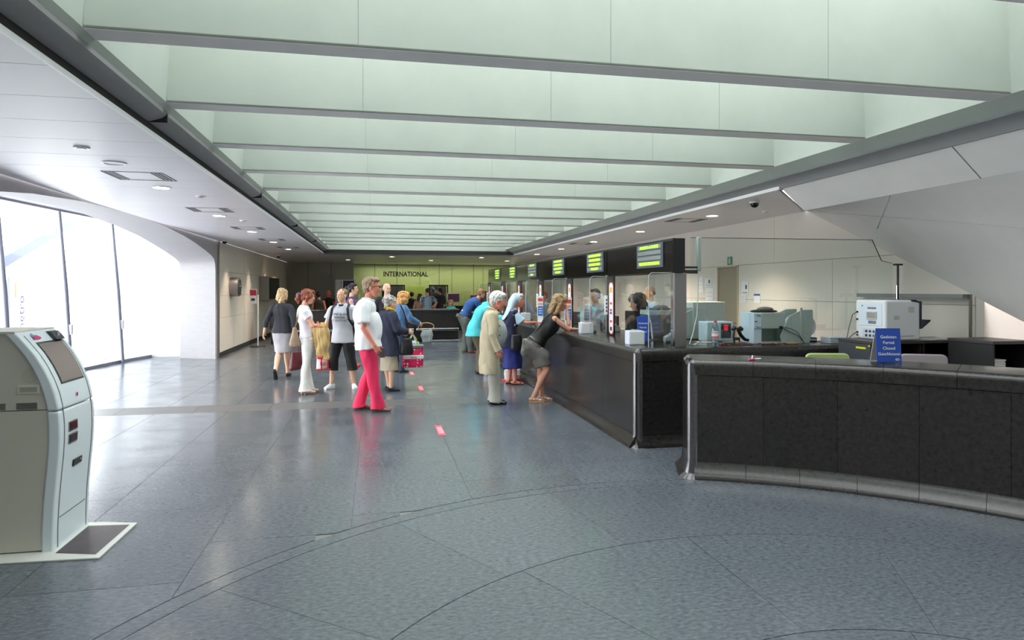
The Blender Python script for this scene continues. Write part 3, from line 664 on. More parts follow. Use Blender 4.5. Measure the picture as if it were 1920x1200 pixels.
# screen bracket + hanging lead at near end
hb = empty('cable_box', (3.56, 6.88, 1.86), label='slim grey vertical cable box with a white lead hanging from it', cat='cable box')
MB().box(-.022, .022, -.02, .02, 0, .38).obj('box', mat('pale_grey_green', (160, 176, 172), .5), hb, bevel=.008)
MB().box(-.20, -.02, -.015, .015, .03, .05).obj('bracket_arm', M_blackm, hb, smooth=False); MB().box(-.20, -.02, -.015, .015, -.03, .01).obj('bracket_arm', M_dgrey, hb, smooth=False)
pts = [(-.0, 0, 0), (-.01, 0, -.3), (-.03, -.02, -.5), (-.09, -.04, -.70), (-.14, -.06, -.815), (-.1, -.08, -.822), (-.04, -.1, -.79), (.02, -.1, -.77), (.04, -.1, -.822), (-.1, -.11, -.823)]
MB().loft(pts, [.006] * len(pts), n=8).obj('lead', mat('white_lead', (215, 216, 212), .5), hb)
# glass partition over the counter's short leg
gp = empty('glass_partition', (0, 6.95, 0), label='large clear glass partition above the short leg of the counter', cat='glass screen')
pl = [(3.5, 0, 1.035), (5.09, 0, 1.035), (5.09, 0, 1.17), (6.15, 0, 1.17), (6.15, 0, 1.97), (6.0, 0, 2.0), (5.87, 0, 2.25), (3.5, 0, 2.24)]
MB().prism(pl, (0, .01, 0)).obj('glass', M_glass, gp, smooth=False)
MB().loft([(p[0], .005, p[2]) for p in (pl[4], pl[5])], [.003] * 2, n=6).obj('dark_edge', M_dgrey, gp)
MB().loft([(p[0], .005, p[2]) for p in (pl[5], pl[6])], [.005] * 2, n=6).obj('dark_edge', M_blackm, gp)
MB().loft([(p[0], .005, p[2]) for p in (pl[6], pl[7])], [.004] * 2, n=6).obj('dark_edge', M_dgrey, gp)
pole = empty('slim_pole', (5.93, 6.62, 0), label='slim dark upright pole with a flat cap behind the white printer', cat='pole')
MB().cyl((0, 0, 0), (0, 0, 1.93), .012, 10).obj('shaft', M_dgrey, pole); MB().box(-.05, .05, -.02, .02, 1.93, 1.95).obj('cap', M_dgrey, pole, smooth=False); MB().cyl((-.018, -.005, 0), (-.018, -.005, 1.7), .006, 8).obj('side_rail', M_chrome, pole)

# ------------------------------------------------------------------ things on the ticket counter
M_cube = mat('white_cube', (214, 220, 236), .45); M_pgrey = mat('pale_machine', (168, 182, 178), .5); M_pgrey2 = mat('machine_blue_white', (196, 214, 228), .4); M_blue = mat('sign_blue', (26, 72, 170), .4)
for k, (x, y) in enumerate(((2.86, 7.05), (2.9, 8.95), (2.92, 12.9))):
    c = empty('terminal_box', (x, y, T), rz=math.radians(-4), label=['white cube terminal nearest the camera on the ticket counter', "white cube terminal by the leaning woman's elbow", 'white cube terminal beyond the nun on the counter'][k], cat='card terminal', group='white cube terminals on the counter')
    MB().box(-.08, .10, -.07, .1, 0, .155).obj('housing', M_cube, c, bevel=.006); MB().box(-.07, .09, -.072, -.068, .01, .145).obj('front_plate', M_strip, c, bevel=.002)
    MB().cyl((.125, -.05, .022), (.125, -.02, .022), .022, 14).obj('knob', M_dgrey, c); MB().box(-.03, .05, 0, .06, .155, .17).obj('top_slot', M_chrome, c, bevel=.003)
def a_sign(loc, rz, w_, h_, body, size, lab, small=False):
    s_ = empty('closed_sign', loc, rz=rz, label=lab, cat='sign')
    tl = math.radians(6 if not small else 5)
    MB().obox((0, 0, h_ / 2 + .003), (1, 0, 0), (0, math.cos(tl), -math.sin(tl)), (0, math.sin(tl), math.cos(tl)), w_ / 2, .003, h_ / 2).obj('front_board', M_blue, s_, bevel=.002)
    MB().obox((0, h_ * .22, h_ / 2), (1, 0, 0), (0, math.cos(-3 * tl), -math.sin(-3 * tl)), (0, math.sin(-3 * tl), math.cos(-3 * tl)), w_ / 2, .003, h_ / 2 * .98).obj('back_board', mat('sign_back', (210, 206, 196), .5), s_, bevel=.002)
    for q, ln in enumerate(body.split('\n')):
        zz = h_ * (.75 - q * .165); t = text('lettering', ln, size, M_strip, s_, (0, -.0055 + math.tan(tl) * (zz - h_ / 2), zz), (R90 - tl, 0, 0), extr=.0008)
    return s_, tl
sg, tl = a_sign((4.27, 4.87, T), math.radians(-14), .205, .288, 'Gesloten\nFermé\nClosed\nGeschlossen', .037, 'blue closed sign in four languages standing on the curved desk')
lg = MB()
for i in range(20):
    a = 2 * PI * i / 20; b2 = 2 * PI * (i + 1) / 20
    lg.add([(.065 + .019 * math.cos(t_) * r_, -.022 + .0, .028 + .010 * math.sin(t_) * r_) for t_, r_ in ((a, 1), (b2, 1), (b2, .78), (a, .78))], [(0, 1, 2, 3)])
lg.box(.0545, .0575, -.0225, -.0215, .021, .035).box(.061, .0645, -.0225, -.0215, .021, .035).box(.057, .063, -.0225, -.0215, .0265, .0295).box(.069, .072, -.0225, -.0215, .021, .035)
lo = lg.obj('oval_emblem', M_strip, sg, smooth=False); lo.location = (0, .0035, 0)
a_sign((3.07, 7.3, T), math.radians(-22), .13, .30, 'Gesloten\nFermé\nClosed', .03, 'small blue closed sign behind the nearest white cube terminal', True)
# price cards
for k, (x, y) in enumerate(((3.0, 10.15), (3.02, 12.05))):
    c = empty('card_holder', (x, y, T + .0), rz=math.radians(-20), label=['tall white, red and blue leaflet holder behind the leaning woman', 'tall white, red and blue leaflet holder beyond the second post'][k], cat='leaflet holder')
    MB().box(-.055, .055, 0, .012, .0, .50).obj('board', M_strip, c, bevel=.003)
    MB().box(-.045, .045, -.003, 0, .40, .46).obj('red_block', mat('card_red', (220, 80, 60), .5), c, smooth=False); MB().box(-.045, .045, -.003, 0, .33, .37).obj('pink_block', mat('card_pink', (225, 160, 150), .5), c, smooth=False)
    MB().box(-.045, .045, -.003, 0, .13, .31).obj('blue_block', mat('card_blue', (40, 110, 200), .5), c, smooth=False)
    for q in range(3): MB().box(-.03, .03, -.005, -.003, .17 + q * .045, .185 + q * .045).obj('white_line', M_strip, c, smooth=False)
    MB().box(-.06, .06, -.05, .05, 0, .012).obj('foot', M_strip, c, bevel=.003)
def monitor(loc, rz, lab, w_=.42, h_=.32, stand=.14, mback=None, screen=None):
    m_ = empty('monitor', loc, rz=rz, label=lab, cat='monitor')
    MB().box(-w_ / 2, w_ / 2, -.02, .02, stand, stand + h_).obj('case', mback or M_blackm, m_, bevel=.008)
    MB().box(-w_ / 2 + .02, w_ / 2 - .02, .0205, .022, stand + .02, stand + h_ - .02).obj('screen', screen or M_black, m_, smooth=False)
    MB().cyl((0, 0, .01), (0, 0, stand + .03), .02).obj('neck', M_dgrey, m_); MB().loft([(0, 0, 0), (0, 0, .015)], [(.12, .09), (.11, .08)], n=20).obj('foot', M_dgrey, m_)
    return m_
monitor((3.5, 8.5, .76), math.radians(-60), 'dark monitor beside the nearest clerk', h_=.42, stand=.18)
monitor((3.60, 9.9, .76), math.radians(-70), 'dark monitor in the second ticket window', h_=.34)
monitor((3.60, 11.9, .76), math.radians(-70), 'dark monitor in the third ticket window', h_=.34)
# desk clutter by the clerks
for k, (x, y, lab) in enumerate(((3.38, 7.15, 'small grey receipt printer inside the nearest ticket window'), (3.42, 9.2, 'small grey receipt printer inside the second ticket window'))):
    o = empty('receipt_printer', (x, y, T), rz=-.3, label=lab, cat='printer'); MB().prism([(-.09, 0, 0), (.09, 0, 0), (.09, 0, .07), (.0, 0, .11), (-.09, 0, .06)], (0, .2, 0)).obj('case', mat('grey_plastic', (140, 146, 148), .5), o, bevel=.008)
    MB().box(-.03, .03, .02, .1, .09, .115).obj('paper_slip', M_wpaper, o, bevel=.002); MB().box(-.09, -.04, -.06, -.01, .0, .03).obj('key_block', M_dgrey, o, bevel=.004)
o = empty('gooseneck_microphone', (3.3, 7.55, T), label='silver gooseneck microphone inside the nearest ticket window', cat='microphone'); MB().loft([(0, 0, 0), (0, 0, .02)], [.05, .045]).obj('base', M_dgrey, o); MB().loft([(0, 0, .02), (-.02, 0, .2), (-.07, .02, .42)], [.009, .009, .007], n=8).obj('stem', M_chrome, o); MB().ell((-.075, .02, .44), (.014, .014, .025)).obj('head', M_blackm, o)
# bottle
bt = empty('water_bottle', (3.60, 6.58, T), label='clear water bottle with red cap and red-white label', cat='bottle')
k_ = 1.0
MB().loft([(0, 0, 0), (0, 0, .005), (0, 0, .05), (0, 0, .1), (0, 0, .17), (0, 0, .21), (0, 0, .25), (0, 0, .262)], [.024, .036, .038, .036, .038, .036, .02, .014], n=20).obj('body', glass('bottle_plastic', tint=(215, 228, 232), refl=.16), bt)
MB().cyl((0, 0, .098), (0, 0, .165), .0385, 20).obj('paper_label', M_strip, bt); MB().cyl((0, 0, .10), (0, 0, .115), .039, 20).obj('red_band', M_red, bt); MB().cyl((0, 0, .15), (0, 0, .158), .039, 20).obj('red_band', M_red, bt); MB().cyl((0, 0, .26), (0, 0, .285), .016, 16).obj('cap', M_red, bt)
# pen on the curved desk
pn = empty('pen', (3.28, 5.28, T + .008), rz=.35, label='pink and white pen lying on the curved desk', cat='pen')
MB().cyl((-.07, 0, 0), (.06, 0, 0), .007, 10).obj('barrel', M_strip, pn); MB().cyl((-.1, 0, 0), (-.02, 0, 0), .0085, 10).obj('grip', mat('hot_pink', (235, 60, 110), .4), pn); MB().cyl((-.06, 0, .0), (-.02, 0.02, .03), .004, 8).obj('clip', M_strip, pn)

# ------------------------------------------------------------------ machines on the short leg
def wedge(root, x0, y0, y1, mm_):
    pl_ = [(x0, 0, .08), (x0 + .02, 0, 0), (x0 + .38, 0, 0), (x0 + .43, 0, .22), (x0 + .42, 0, .385), (x0 + .28, 0, .385), (x0 + .11, 0, .31), (x0 + .05, 0, .18)]
    MB().prism([(a, y0, c) for a, _, c in pl_], (0, .012, 0)).obj('side_plate', mm_, root, bevel=.003)
    MB().prism([(a, y1, c) for a, _, c in pl_], (0, .012, 0)).obj('side_plate', mm_, root, bevel=.003)
    MB().box(x0 + .25, x0 + .28, y0 - .012, y0, .0, .41).obj('upright_rail', mm_, root, bevel=.003)
    MB().cyl((x0 + .36, y0 + .03, .19), (x0 + .36, y1 - .01, .19), .125, 28).obj('paper_roll', mat('roll_paper', (212, 216, 228), .6), root)
    for a, c in ((.14, .28), (.18, .33), (.14, .22), (.36, .30), (.36, .2), (.08, .2), (.35, .1), (.2, .03), (.1, .03)): MB().cyl((x0 + a, y0, c), (x0 + a, y0 - .003, c), .006, 8).obj('screw', M_steel, root)
mc = empty('ticket_printer', (4.235, 6.86, T), label='large pale grey-green ticket printer with a wedge-shaped roll holder', cat='printer')
MB().box(0, .10, 0, .3, 0, .355).obj('front_panel', M_pgrey2, mc, bevel=.006)
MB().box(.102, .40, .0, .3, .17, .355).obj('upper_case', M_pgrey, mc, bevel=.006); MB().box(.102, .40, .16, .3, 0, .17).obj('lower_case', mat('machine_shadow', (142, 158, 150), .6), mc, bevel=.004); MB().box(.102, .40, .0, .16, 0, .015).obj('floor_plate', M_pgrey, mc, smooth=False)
MB().box(.035, .085, -.003, 0, .315, .335).obj('status_display', mat('lcd_green', (120, 170, 110), .4), mc, smooth=False); MB().box(.005, .095, -.002, 0, .168, .172).obj('seam', M_dgrey, mc, smooth=False); MB().box(.01, .04, -.003, 0, .25, .26).obj('print', M_dgrey, mc, smooth=False)
MB().loft([(.03, -.006, .2), (.05, -.012, .185), (.085, -.006, .19)], [.004] * 3, n=6).obj('latch', M_dgrey, mc)
wedge(mc, .33, -.01, .29, M_pgrey)
MB().loft([(.345, -.02, .19), (.45, -.03, .17), (.53, -.04, .13), (.58, -.04, .06), (.62, -.03, .006)], [.004] * 5, n=6).obj('black_cable', M_blackm, mc); MB().loft([(.35, -.02, .18), (.44, -.03, .13), (.52, -.04, .10), (.57, -.05, .05), (.61, -.05, .006)], [.004] * 5, n=6).obj('black_cable', M_blackm, mc); MB().box(.32, .35, -.025, -.0, .165, .2).obj('plug', M_blackm, mc, bevel=.003)
m2 = empty('ticket_printer', (3.62, 7.75, T), label='dark-fronted ticket printer behind the glass, left of the water bottle', cat='printer')
MB().box(-.28, .12, 0, .3, 0, .30).obj('dark_case', M_blackm, m2, bevel=.006); MB().box(-.28, .16, -.005, .3, .30, .36).obj('top_case', M_pgrey, m2, bevel=.008); wedge(m2, .06, .0, .28, M_pgrey); MB().box(-.05, -.01, -.004, 0, .2, .25).obj('lock', M_steel, m2, smooth=False)
for (r_, x, y, z, n_) in ((mc, .2, .12, .36, 'black cloth folded on the nearest pale ticket printer'), (m2, -.1, .1, .365, 'dark cap lying on the dark-fronted ticket printer')):
    o = empty('cloth_bundle', (r_.location.x + x, r_.location.y + y, T + z), label=n_, cat='cloth')
    MB().ell((0, 0, .008), (.17, .1, .022)).obj('brim', M_blackm, o); MB().ell((.03, .02, .03), (.1, .07, .03)).obj('crown', mat('taupe_cloth', (110, 106, 100), .8), o)
m3 = empty('desk_printer', (4.78, 8.9, .95), label='pale boxy printer partly hidden behind the nearest ticket printer', cat='printer')
MB().box(-.27, .25, 0, .4, 0, .52).obj('case', mat('pale_case', (190, 200, 196), .5), m3, bevel=.012); MB().box(-.26, -.1, -.004, 0, .12, .42).obj('front_door', M_pgrey, m3, bevel=.004); MB().box(-.25, -.1, -.006, -.003, .3, .31).obj('tray_slot', M_dgrey, m3, smooth=False)
tb = empty('side_table', (4.78, 9.1, 0), label='dark office table carrying the pale boxy printer', cat='table'); MB().box(-.5, .5, -.3, .35, .91, .95).obj('tabletop', M_dgrey, tb, bevel=.005)
for a in (-.46, .46):
    for b_ in (-.26, .31): MB().box(a - .02, a + .02, b_ - .02, b_ + .02, 0, .91).obj('leg', M_dgrey, tb, smooth=False)
m4 = empty('card_reader_box', (4.0, 7.25, T), label='pale box with a dark red window behind the black handset', cat='terminal')
MB().box(-.14, .20, 0, .22, 0, .235).obj('case', M_pgrey2, m4, bevel=.01); MB().box(.04, .17, -.004, 0, .04, .215).obj('dark_window', M_black, m4, smooth=False); MB().box(.075, .13, -.006, -.003, .13, .2).obj('red_light', mat('red_lamp', (190, 20, 36), .4, emit=.5), m4, smooth=False)
hs = empty('handset', (3.98, 6.84, T), rz=.2, label='black handheld scanner propped on its stand', cat='scanner')
MB().loft([(-.03, 0, .165), (.0, 0, .185), (.08, 0, .18), (.11, 0, .165)], [.018, .028, .026, .02], n=12).obj('head', M_blackm, hs); MB().loft([(.05, 0, .17), (.09, 0, .1), (.15, 0, .05), (.2, 0, .04)], [.02, .02, .018, .016], n=12).obj('grip', M_blackm, hs); MB().box(-.02, .17, -.05, .05, 0, .012).obj('foot', M_blackm, hs, bevel=.004); MB().loft([(0, 0, .01), (-.015, 0, .08), (.0, 0, .15)], [.01] * 3, n=8).obj('neck', M_blackm, hs)
o = empty('woven_strap', (4.15, 6.68, T), label='brown twisted strap lying along the counter edge', cat='strap')
pts = [(-.45 + i * .05, .01 * math.sin(i * 1.3), .012 + .005 * math.sin(i * 2.1)) for i in range(18)]
MB().loft(pts, [.010 + .003 * math.sin(i * 1.9) for i in range(18)], n=8).obj('strap', mat('strap_brown', (116, 60, 44), .7, var=.3, scale=30), o); MB().cyl((.38, .0, .012), (.52, .0, .012), .011, 10).obj('tip', mat('tan_leather', (170, 120, 70), .6), o)
o = empty('blue_folder', (4.98, 6.98, T), label='dark blue folder pile between the ticket printer and the paper trays', cat='folder'); MB().box(-.06, .16, 0, .2, 0, .05).obj('cover', mat('folder_blue', (30, 56, 130), .5), o, bevel=.006); MB().box(-.05, .15, -.003, .19, .015, .035).obj('pages', M_wpaper, o, smooth=False)
pt = empty('paper_tray_stack', (5.12, 6.72, T), label='stack of pale blue-white paper trays at the end of the counter', cat='tray')
for k in range(4): MB().box(0, .26, 0, .18, .002 + k * .018, .016 + k * .018).obj('tray', mat('tray_white', (205, 214, 226), .5), pt, bevel=.003)
MB().box(.18, .3, -.05, .0, 0, .03).obj('pale_box', M_pgrey2, pt, bevel=.004)
o = empty('counter_end_box', (5.12, 6.5, 0), label='dark low unit carrying the paper trays beyond the granite counter', cat='cabinet'); MB().box(0, .42, .02, .6, 0, T - .03).obj('body', M_dcab, o, bevel=.004); MB().box(-.01, .43, .0, .62, T - .03, T).obj('worktop', M_dcab, o, bevel=.004)

# ------------------------------------------------------------------ dark cabinets behind the curved desk
CT = 1.12
def cabinet(x0, x1, y0, y1, lab, side_label=False, shelf=True, name='storage_cabinet'):
    c = empty(name, (x0, y0, 0), label=lab, cat='cabinet'); w_, d_ = x1 - x0, y1 - y0
    MB().box(-.01, w_ + .01, -.01, d_, CT - .03, CT).obj('top', mat('cabinet_top', (64, 58, 58), .4), c, bevel=.003)
    MB().box(0, .02, 0, d_, 0, CT - .03).obj('side_panel', M_dcab, c, smooth=False); MB().box(w_ - .02, w_, 0, d_, 0, CT - .03).obj('side_panel', M_dcab, c, smooth=False)
    MB().box(.02, w_ - .02, d_ - .02, d_, 0, CT - .03).obj('back_panel', M_blackm, c, smooth=False)
    for z in (.05, .45, .85): MB().box(.02, w_ - .02, .01, d_ - .02, z - (.0 if z != .85 else .03), z + .02 - (.0 if z != .85 else .03)).obj('shelf', M_dcab, c, smooth=False)
    return c
c1 = cabinet(4.95, 5.55, 5.88, 6.36, 'dark open cabinet under the white printer')
MB().box(-.012, 0, 0, .47, .05, CT - .032).obj('flank_panel', mat('blue_grey_panel', (62, 66, 74), .5), c1, smooth=False)
M_yl = mat('yellow_label', (232, 222, 20), .5)
MB().box(-.016, -.012, .06, .2, CT - .085, CT - .065).obj('yellow_label', M_yl, c1, smooth=False); MB().box(-.016, -.012, .0, .02, CT - .055, CT - .04).obj('yellow_label', M_yl, c1, smooth=False)
c2 = cabinet(5.57, 6.15, 5.88, 6.36, 'dark empty cabinet in the middle of the row')
CT_ = CT; CT = 1.16
c3 = cabinet(5.72, 6.16, 5.22, 5.72, 'dark open cabinet with a paper stack at the right edge')
CT = CT_
ps = empty('paper_stack', (5.84, 5.26, .871), label='stack of loose white papers in the right-hand dark cabinet', cat='paper')
for k in range(7): MB().box(-.06 + rnd.uniform(-.006, .006), .07 + rnd.uniform(-.006, .006), .0, .15, k * .016, k * .016 + .012).obj('sheaf', M_wpaper, ps, smooth=False)
for x in (5.78, 5.94): MB().box(x - 5.72, x - 5.72 + .07, -.003, .01, .825, .838).obj('yellow_label', M_yl, c3, smooth=False)
bx = [(5.03 + k * .045, rnd.uniform(.2, .26)) for k in range(7)]
for k, (x, h_) in enumerate(bx):
    o = empty('book', (x, 5.92, .841), label=['slim pale file, first beside the closed sign', 'slim blue-grey file, second beside the closed sign', 'slim pale file, third beside the closed sign', 'slim silver-grey file right of the closed sign', 'slim pale file, fifth beside the closed sign', 'slim red-spined file right of the closed sign', 'slim pale file last in the row by the closed sign'][k], cat='book', group='files beside the closed sign')
    MB().box(0, .034, 0, .2, 0, h_).obj('cover', [M_wpaper, mat('file_blue', (80, 90, 120), .6), M_steel, mat('file_red', (150, 50, 50), .6)][[0, 1, 0, 2, 0, 3, 0][k]], o, bevel=.002); MB().box(.004, .03, -.002, 0, h_ * .6, h_ * .75).obj('spine_label', M_wpaper, o, smooth=False)
o = empty('paper_sheets', (5.85, 5.98, CT), label='loose white sheets lying right of the white printer', cat='paper')
for k in range(5): 
    q = MB().box(-.1, .1, -.07, .07, .001 + k * .0015, .002 + k * .0015).obj('sheet', M_wpaper, o, smooth=False); q.location = (k * .05 - .1, rnd.uniform(0, .15), 0); q.rotation_euler = (0, 0, rnd.uniform(-.6, .6))
# laser printer
lp_ = empty('laser_printer', (5.14, 5.90, CT), label='white office laser printer with a black front edge and output tray', cat='printer')
MB().box(0, .42, 0, .44, 0, .42).obj('body', mat('printer_white', (226, 228, 234), .4), lp_, bevel=.022, seg=4)
def pf(y0, y1, z0, z1, d_, name, mm_): return MB().box(-d_, .002, y0, y1, z0, z1).obj(name, mm_, lp_, smooth=False)
pf(.05, .36, .15, .38, .004, 'rear_door', mat('printer_panel', (216, 226, 240), .4)); pf(.12, .26, .22, .30, .016, 'vent_cover', mat('vent_tan', (206, 200, 196), .5))
for k in range(6): pf(.13 + k * .021, .138 + k * .021, .23, .29, .019, 'vent_slot', M_steel)
pf(.13, .25, .325, .345, .008, 'recess', M_steel); pf(.32, .34, .35, .365, .007, 'cyan_dot', mat('cyan_dot', (0, 180, 190), .4)); pf(.13, .24, .17, .20, .006, 'rating_label', M_steel)
pf(.06, .33, .02, .12, .004, 'socket_panel', mat('socket_panel', (200, 208, 222), .4))
for r_ in range(2):
    for k in range(4): pf(.09 + k * .055, .12 + k * .055, .03 + r_ * .045, .055 + r_ * .045, .008, 'socket', M_dgrey)
for z in (.06, .03, .2, .28): pf(.395, .42, z, z + .018, .006, 'jack', M_blackm)
def ps2(x0, x1, z0, z1, name, mm_): return MB().box(x0, x1, -.003, .002, z0, z1).obj(name, mm_, lp_, smooth=False)
ps2(.27, .34, .29, .35, 'side_vent', mat('side_vent', (200, 196, 190), .5)); ps2(.10, .16, .22, .26, 'side_vent', MATS['side_vent']); ps2(.04, .34, .045, .05, 'seam', M_steel)
MB().box(.405, .43, -.008, .448, .12, .41).obj('black_front_edge', mat('printer_navy', (28, 34, 54), .4), lp_, bevel=.006); MB().prism([(.31, 0, .42), (.36, 0, .425), (.43, 0, .40), (.43, 0, .38), (.31, 0, .405)], (0, .44, 0)).obj('black_top_edge', MATS['printer_navy'], lp_, bevel=.004)
MB().prism([(.43, 0, .16), (.50, 0, .21), (.55, 0, .215), (.54, 0, .195), (.44, 0, .12)], (0, .3, 0)).obj('output_tray', MATS['printer_navy'], lp_, bevel=.004)
MB().loft([(-.004, .4, .29), (-.05, .42, .26), (-.09, .42, .14), (-.13, .40, .04), (-.17, .38, -.04)], [.004] * 5, n=6).obj('cable', M_blackm, lp_); MB().loft([(-.004, .4, .07), (-.07, .38, .05), (-.14, .36, .01), (-.18, .34, -.05)], [.004] * 4, n=6).obj('cable', M_blackm, lp_)
# chairs behind the curved desk
def chair(x, y, rz, mm_, lab):
    c = empty('office_chair', (x, y, 0), rz=rz, label=lab, cat='chair')
    MB().loft([(0, .0, .44), (0, 0, .47), (0, 0, .50)], [(.21, .2), (.23, .22), (.2, .19)], n=20).obj('seat', mm_, c)
    m = MB(); 
    pts = [(-.21, .2, .60), (.21, .2, .60)] + [(.21 - .05 + .05 * math.cos(a), .2, .985 + .05 * math.sin(a)) for a in (0, .5, 1, 1.57)] + [(-.16 - .05 * math.sin(a), .2, .985 + .05 * math.cos(a)) for a in (0, .5, 1, 1.57)]
    m.prism(pts, (0, .03, 0)).obj('backrest', mm_, c, bevel=.012)
    MB().loft([(0, .1, .45), (0, .24, .5), (0, .24, .7)], [.02] * 3, n=8).obj('back_bar', M_dgrey, c); MB().cyl((0, 0, .08), (0, 0, .44), .025).obj('column', M_chrome, c)
    for k in range(5):
        a = 2 * PI * k / 5; l_ = MB().loft([(0, 0, .09), (.26 * math.cos(a), .26 * math.sin(a), .06)], [.022, .014], n=8).obj('leg', M_dgrey, c); MB().ell((.26 * math.cos(a), .26 * math.sin(a), .027), .027).obj('caster', M_blackm, l_)
chair(4.22, 5.45, math.radians(-15), mat('lime_fabric', (176, 192, 130), .8), 'chair with a pale lime green backrest behind the curved desk')
chair(5.02, 5.2, math.radians(-25), mat('mauve_fabric', (168, 158, 164), .8), 'chair with a grey-mauve backrest right of the closed sign')

# ================================================================== TICKET KIOSK
kp = [(0., -1.975), (.14, -1.975), (.30, -1.968), (.46, -1.955), (.60, -1.942), (.72, -1.936), (.82, -1.938), (.92, -1.948), (1.0, -1.965), (1.08, -1.992), (1.16, -2.028), (1.24, -2.073), (1.31, -2.125), (1.36, -2.165), (1.385, -2.19)]
def kx(z):
    for (z0, x0), (z1, x1) in zip(kp[:-1], kp[1:]):
        if z <= z1: return x0 + (x1 - x0) * (z - z0) / (z1 - z0)
    return kp[-1][1]
ki = empty('ticket_kiosk', (0, 0, 0), label='white and grey self-service ticket machine with an angled touchscreen', cat='ticket machine')
KY0, KY1 = 4.63, 5.15
M_ks = mat('kiosk_beige', (190, 188, 176), .5); M_kf = mat('kiosk_white', (212, 222, 228), .3)
for z0, z1, nm in ((.02, .895, 'lower_side_body'), (.9, 1.375, 'upper_side_body')):
    zs = [z0 + (z1 - z0) * i / 16 for i in range(17)]
    MB().prism([(kx(z) - .05, KY0 + .012, z) for z in zs] + [(-2.95, KY0 + .012, z1), (-2.95, KY0 + .012, z0)], (0, KY1 - KY0 - .024, 0)).obj(nm, M_ks, ki, ang=25)
def shell(z0, z1, nm, t_=.07):
    zs = [z0 + (z1 - z0) * i / 20 for i in range(21)]
    MB().prism([(kx(z), KY0, z) for z in zs] + [(kx(z) - t_, KY0, z) for z in reversed(zs)], (0, KY1 - KY0, 0)).obj(nm, M_kf, ki, bevel=.012, seg=3, ang=25)
shell(.0, .885, 'lower_front_door'); shell(.892, 1.385, 'upper_front_door')
MB().prism([(-2.19, KY0, 1.372), (-2.19, KY0, 1.39), (-2.95, KY0, 1.392), (-2.95, KY0, 1.372)], (0, KY1 - KY0, 0)).obj('top_cover', M_ks, ki, bevel=.004)
def front_patch(y0, y1, z0, z1, d0, d1, nm, mm_, par=ki, n=10, bev=0.):
    zs = [z0 + (z1 - z0) * i / n for i in range(n + 1)]
    return MB().prism([(kx(z) + d1, y0, z) for z in zs] + [(kx(z) + d0, y0, z) for z in reversed(zs)], (0, y1 - y0, 0)).obj(nm, mm_, par, bevel=bev, ang=25)
front_patch(KY0 + .05, KY0 + .055, .02, 1.36, -.004, .004, 'edge_groove', M_steel, n=30); front_patch(KY1 - .055, KY1 - .05, .02, 1.36, -.004, .004, 'edge_groove', M_steel, n=30)
sf = front_patch(KY0 + .115, KY1 - .075, 1.045, 1.312, -.003, .004, 'screen_bezel', M_dgrey)
front_patch(KY0 + .125, KY1 - .085, 1.055, 1.302, -.002, .006, 'touchscreen', mat('kiosk_screen', (128, 112, 108), .12, spec=.7), sf)
cr_ = empty('card_reader'); cr_.parent = ki
cr_['label'] = 'dark card reader hood above the screen'
bpy.data.objects.remove(cr_)
rd = front_patch(KY1 - .17, KY1 - .05, 1.315, 1.37, 0, .03, 'card_reader_hood', M_dgrey, bev=.008)
MB().cyl((kx(1.345) + .03, KY1 - .11, 1.345), (kx(1.345) + .036, KY1 - .11, 1.345), .02).obj('lens', M_chrome, rd)
mk = MB(); c_ = V((kx(1.34) + .008, KY0 + .16, 1.342)); tn = V((kx(1.36) - kx(1.31), 0, .05)).normalized()
mk.add([c_ + V((0, a, 0)) + tn * b_ for a, b_ in ((-.045, -.012), (.05, -.012), (.055, .0), (.03, .016), (-.01, .02), (-.03, .008))], [(0, 1, 2, 3, 4, 5)]); mk.obj('pink_mark', mat('logo_pink', (196, 40, 110), .4), ki, smooth=False)
mk = MB(); mk.add([c_ + V((.001, a, 0)) + tn * b_ for a, b_ in ((-.055, .012), (-.035, .02), (-.03, .04), (-.015, .034), (-.01, .02), (-.03, .008))], [(0, 1, 2, 3, 4, 5)]); mk.obj('blue_mark', mat('logo_blue', (90, 150, 210), .4), ki, smooth=False)
lk = MB().cyl((kx(.95) - .002, KY0 + .27, .955), (kx(.95) + .006, KY0 + .27, .955), .014).obj('lock', M_chrome, ki); MB().cyl((kx(.95) + .006, KY0 + .27, .955), (kx(.95) + .007, KY0 + .27, .955), .004, 8).obj('keyhole', M_blackm, lk)
for z0, z1 in ((.735, .80), (.655, .72)):
    f = front_patch(KY0 + .11, KY0 + .235, z0, z1, -.002, .006, 'slot_bezel', M_steel, bev=.003); front_patch(KY0 + .12, KY0 + .225, z0 + .01, z1 - .01, -.002, .009, 'slot_mouth', M_black, f)
f = front_patch(KY0 + .2, KY0 + .33, .49, .535, -.002, .008, 'note_slot', M_black, bev=.003); MB().cyl((kx(.51) + .006, KY0 + .31, .512), (kx(.51) + .012, KY0 + .31, .512), .01).obj('button', M_chrome, f)
front_patch(KY0 + .07, KY1 - .07, .2, .206, -.002, .0015, 'lower_seam', M_steel)
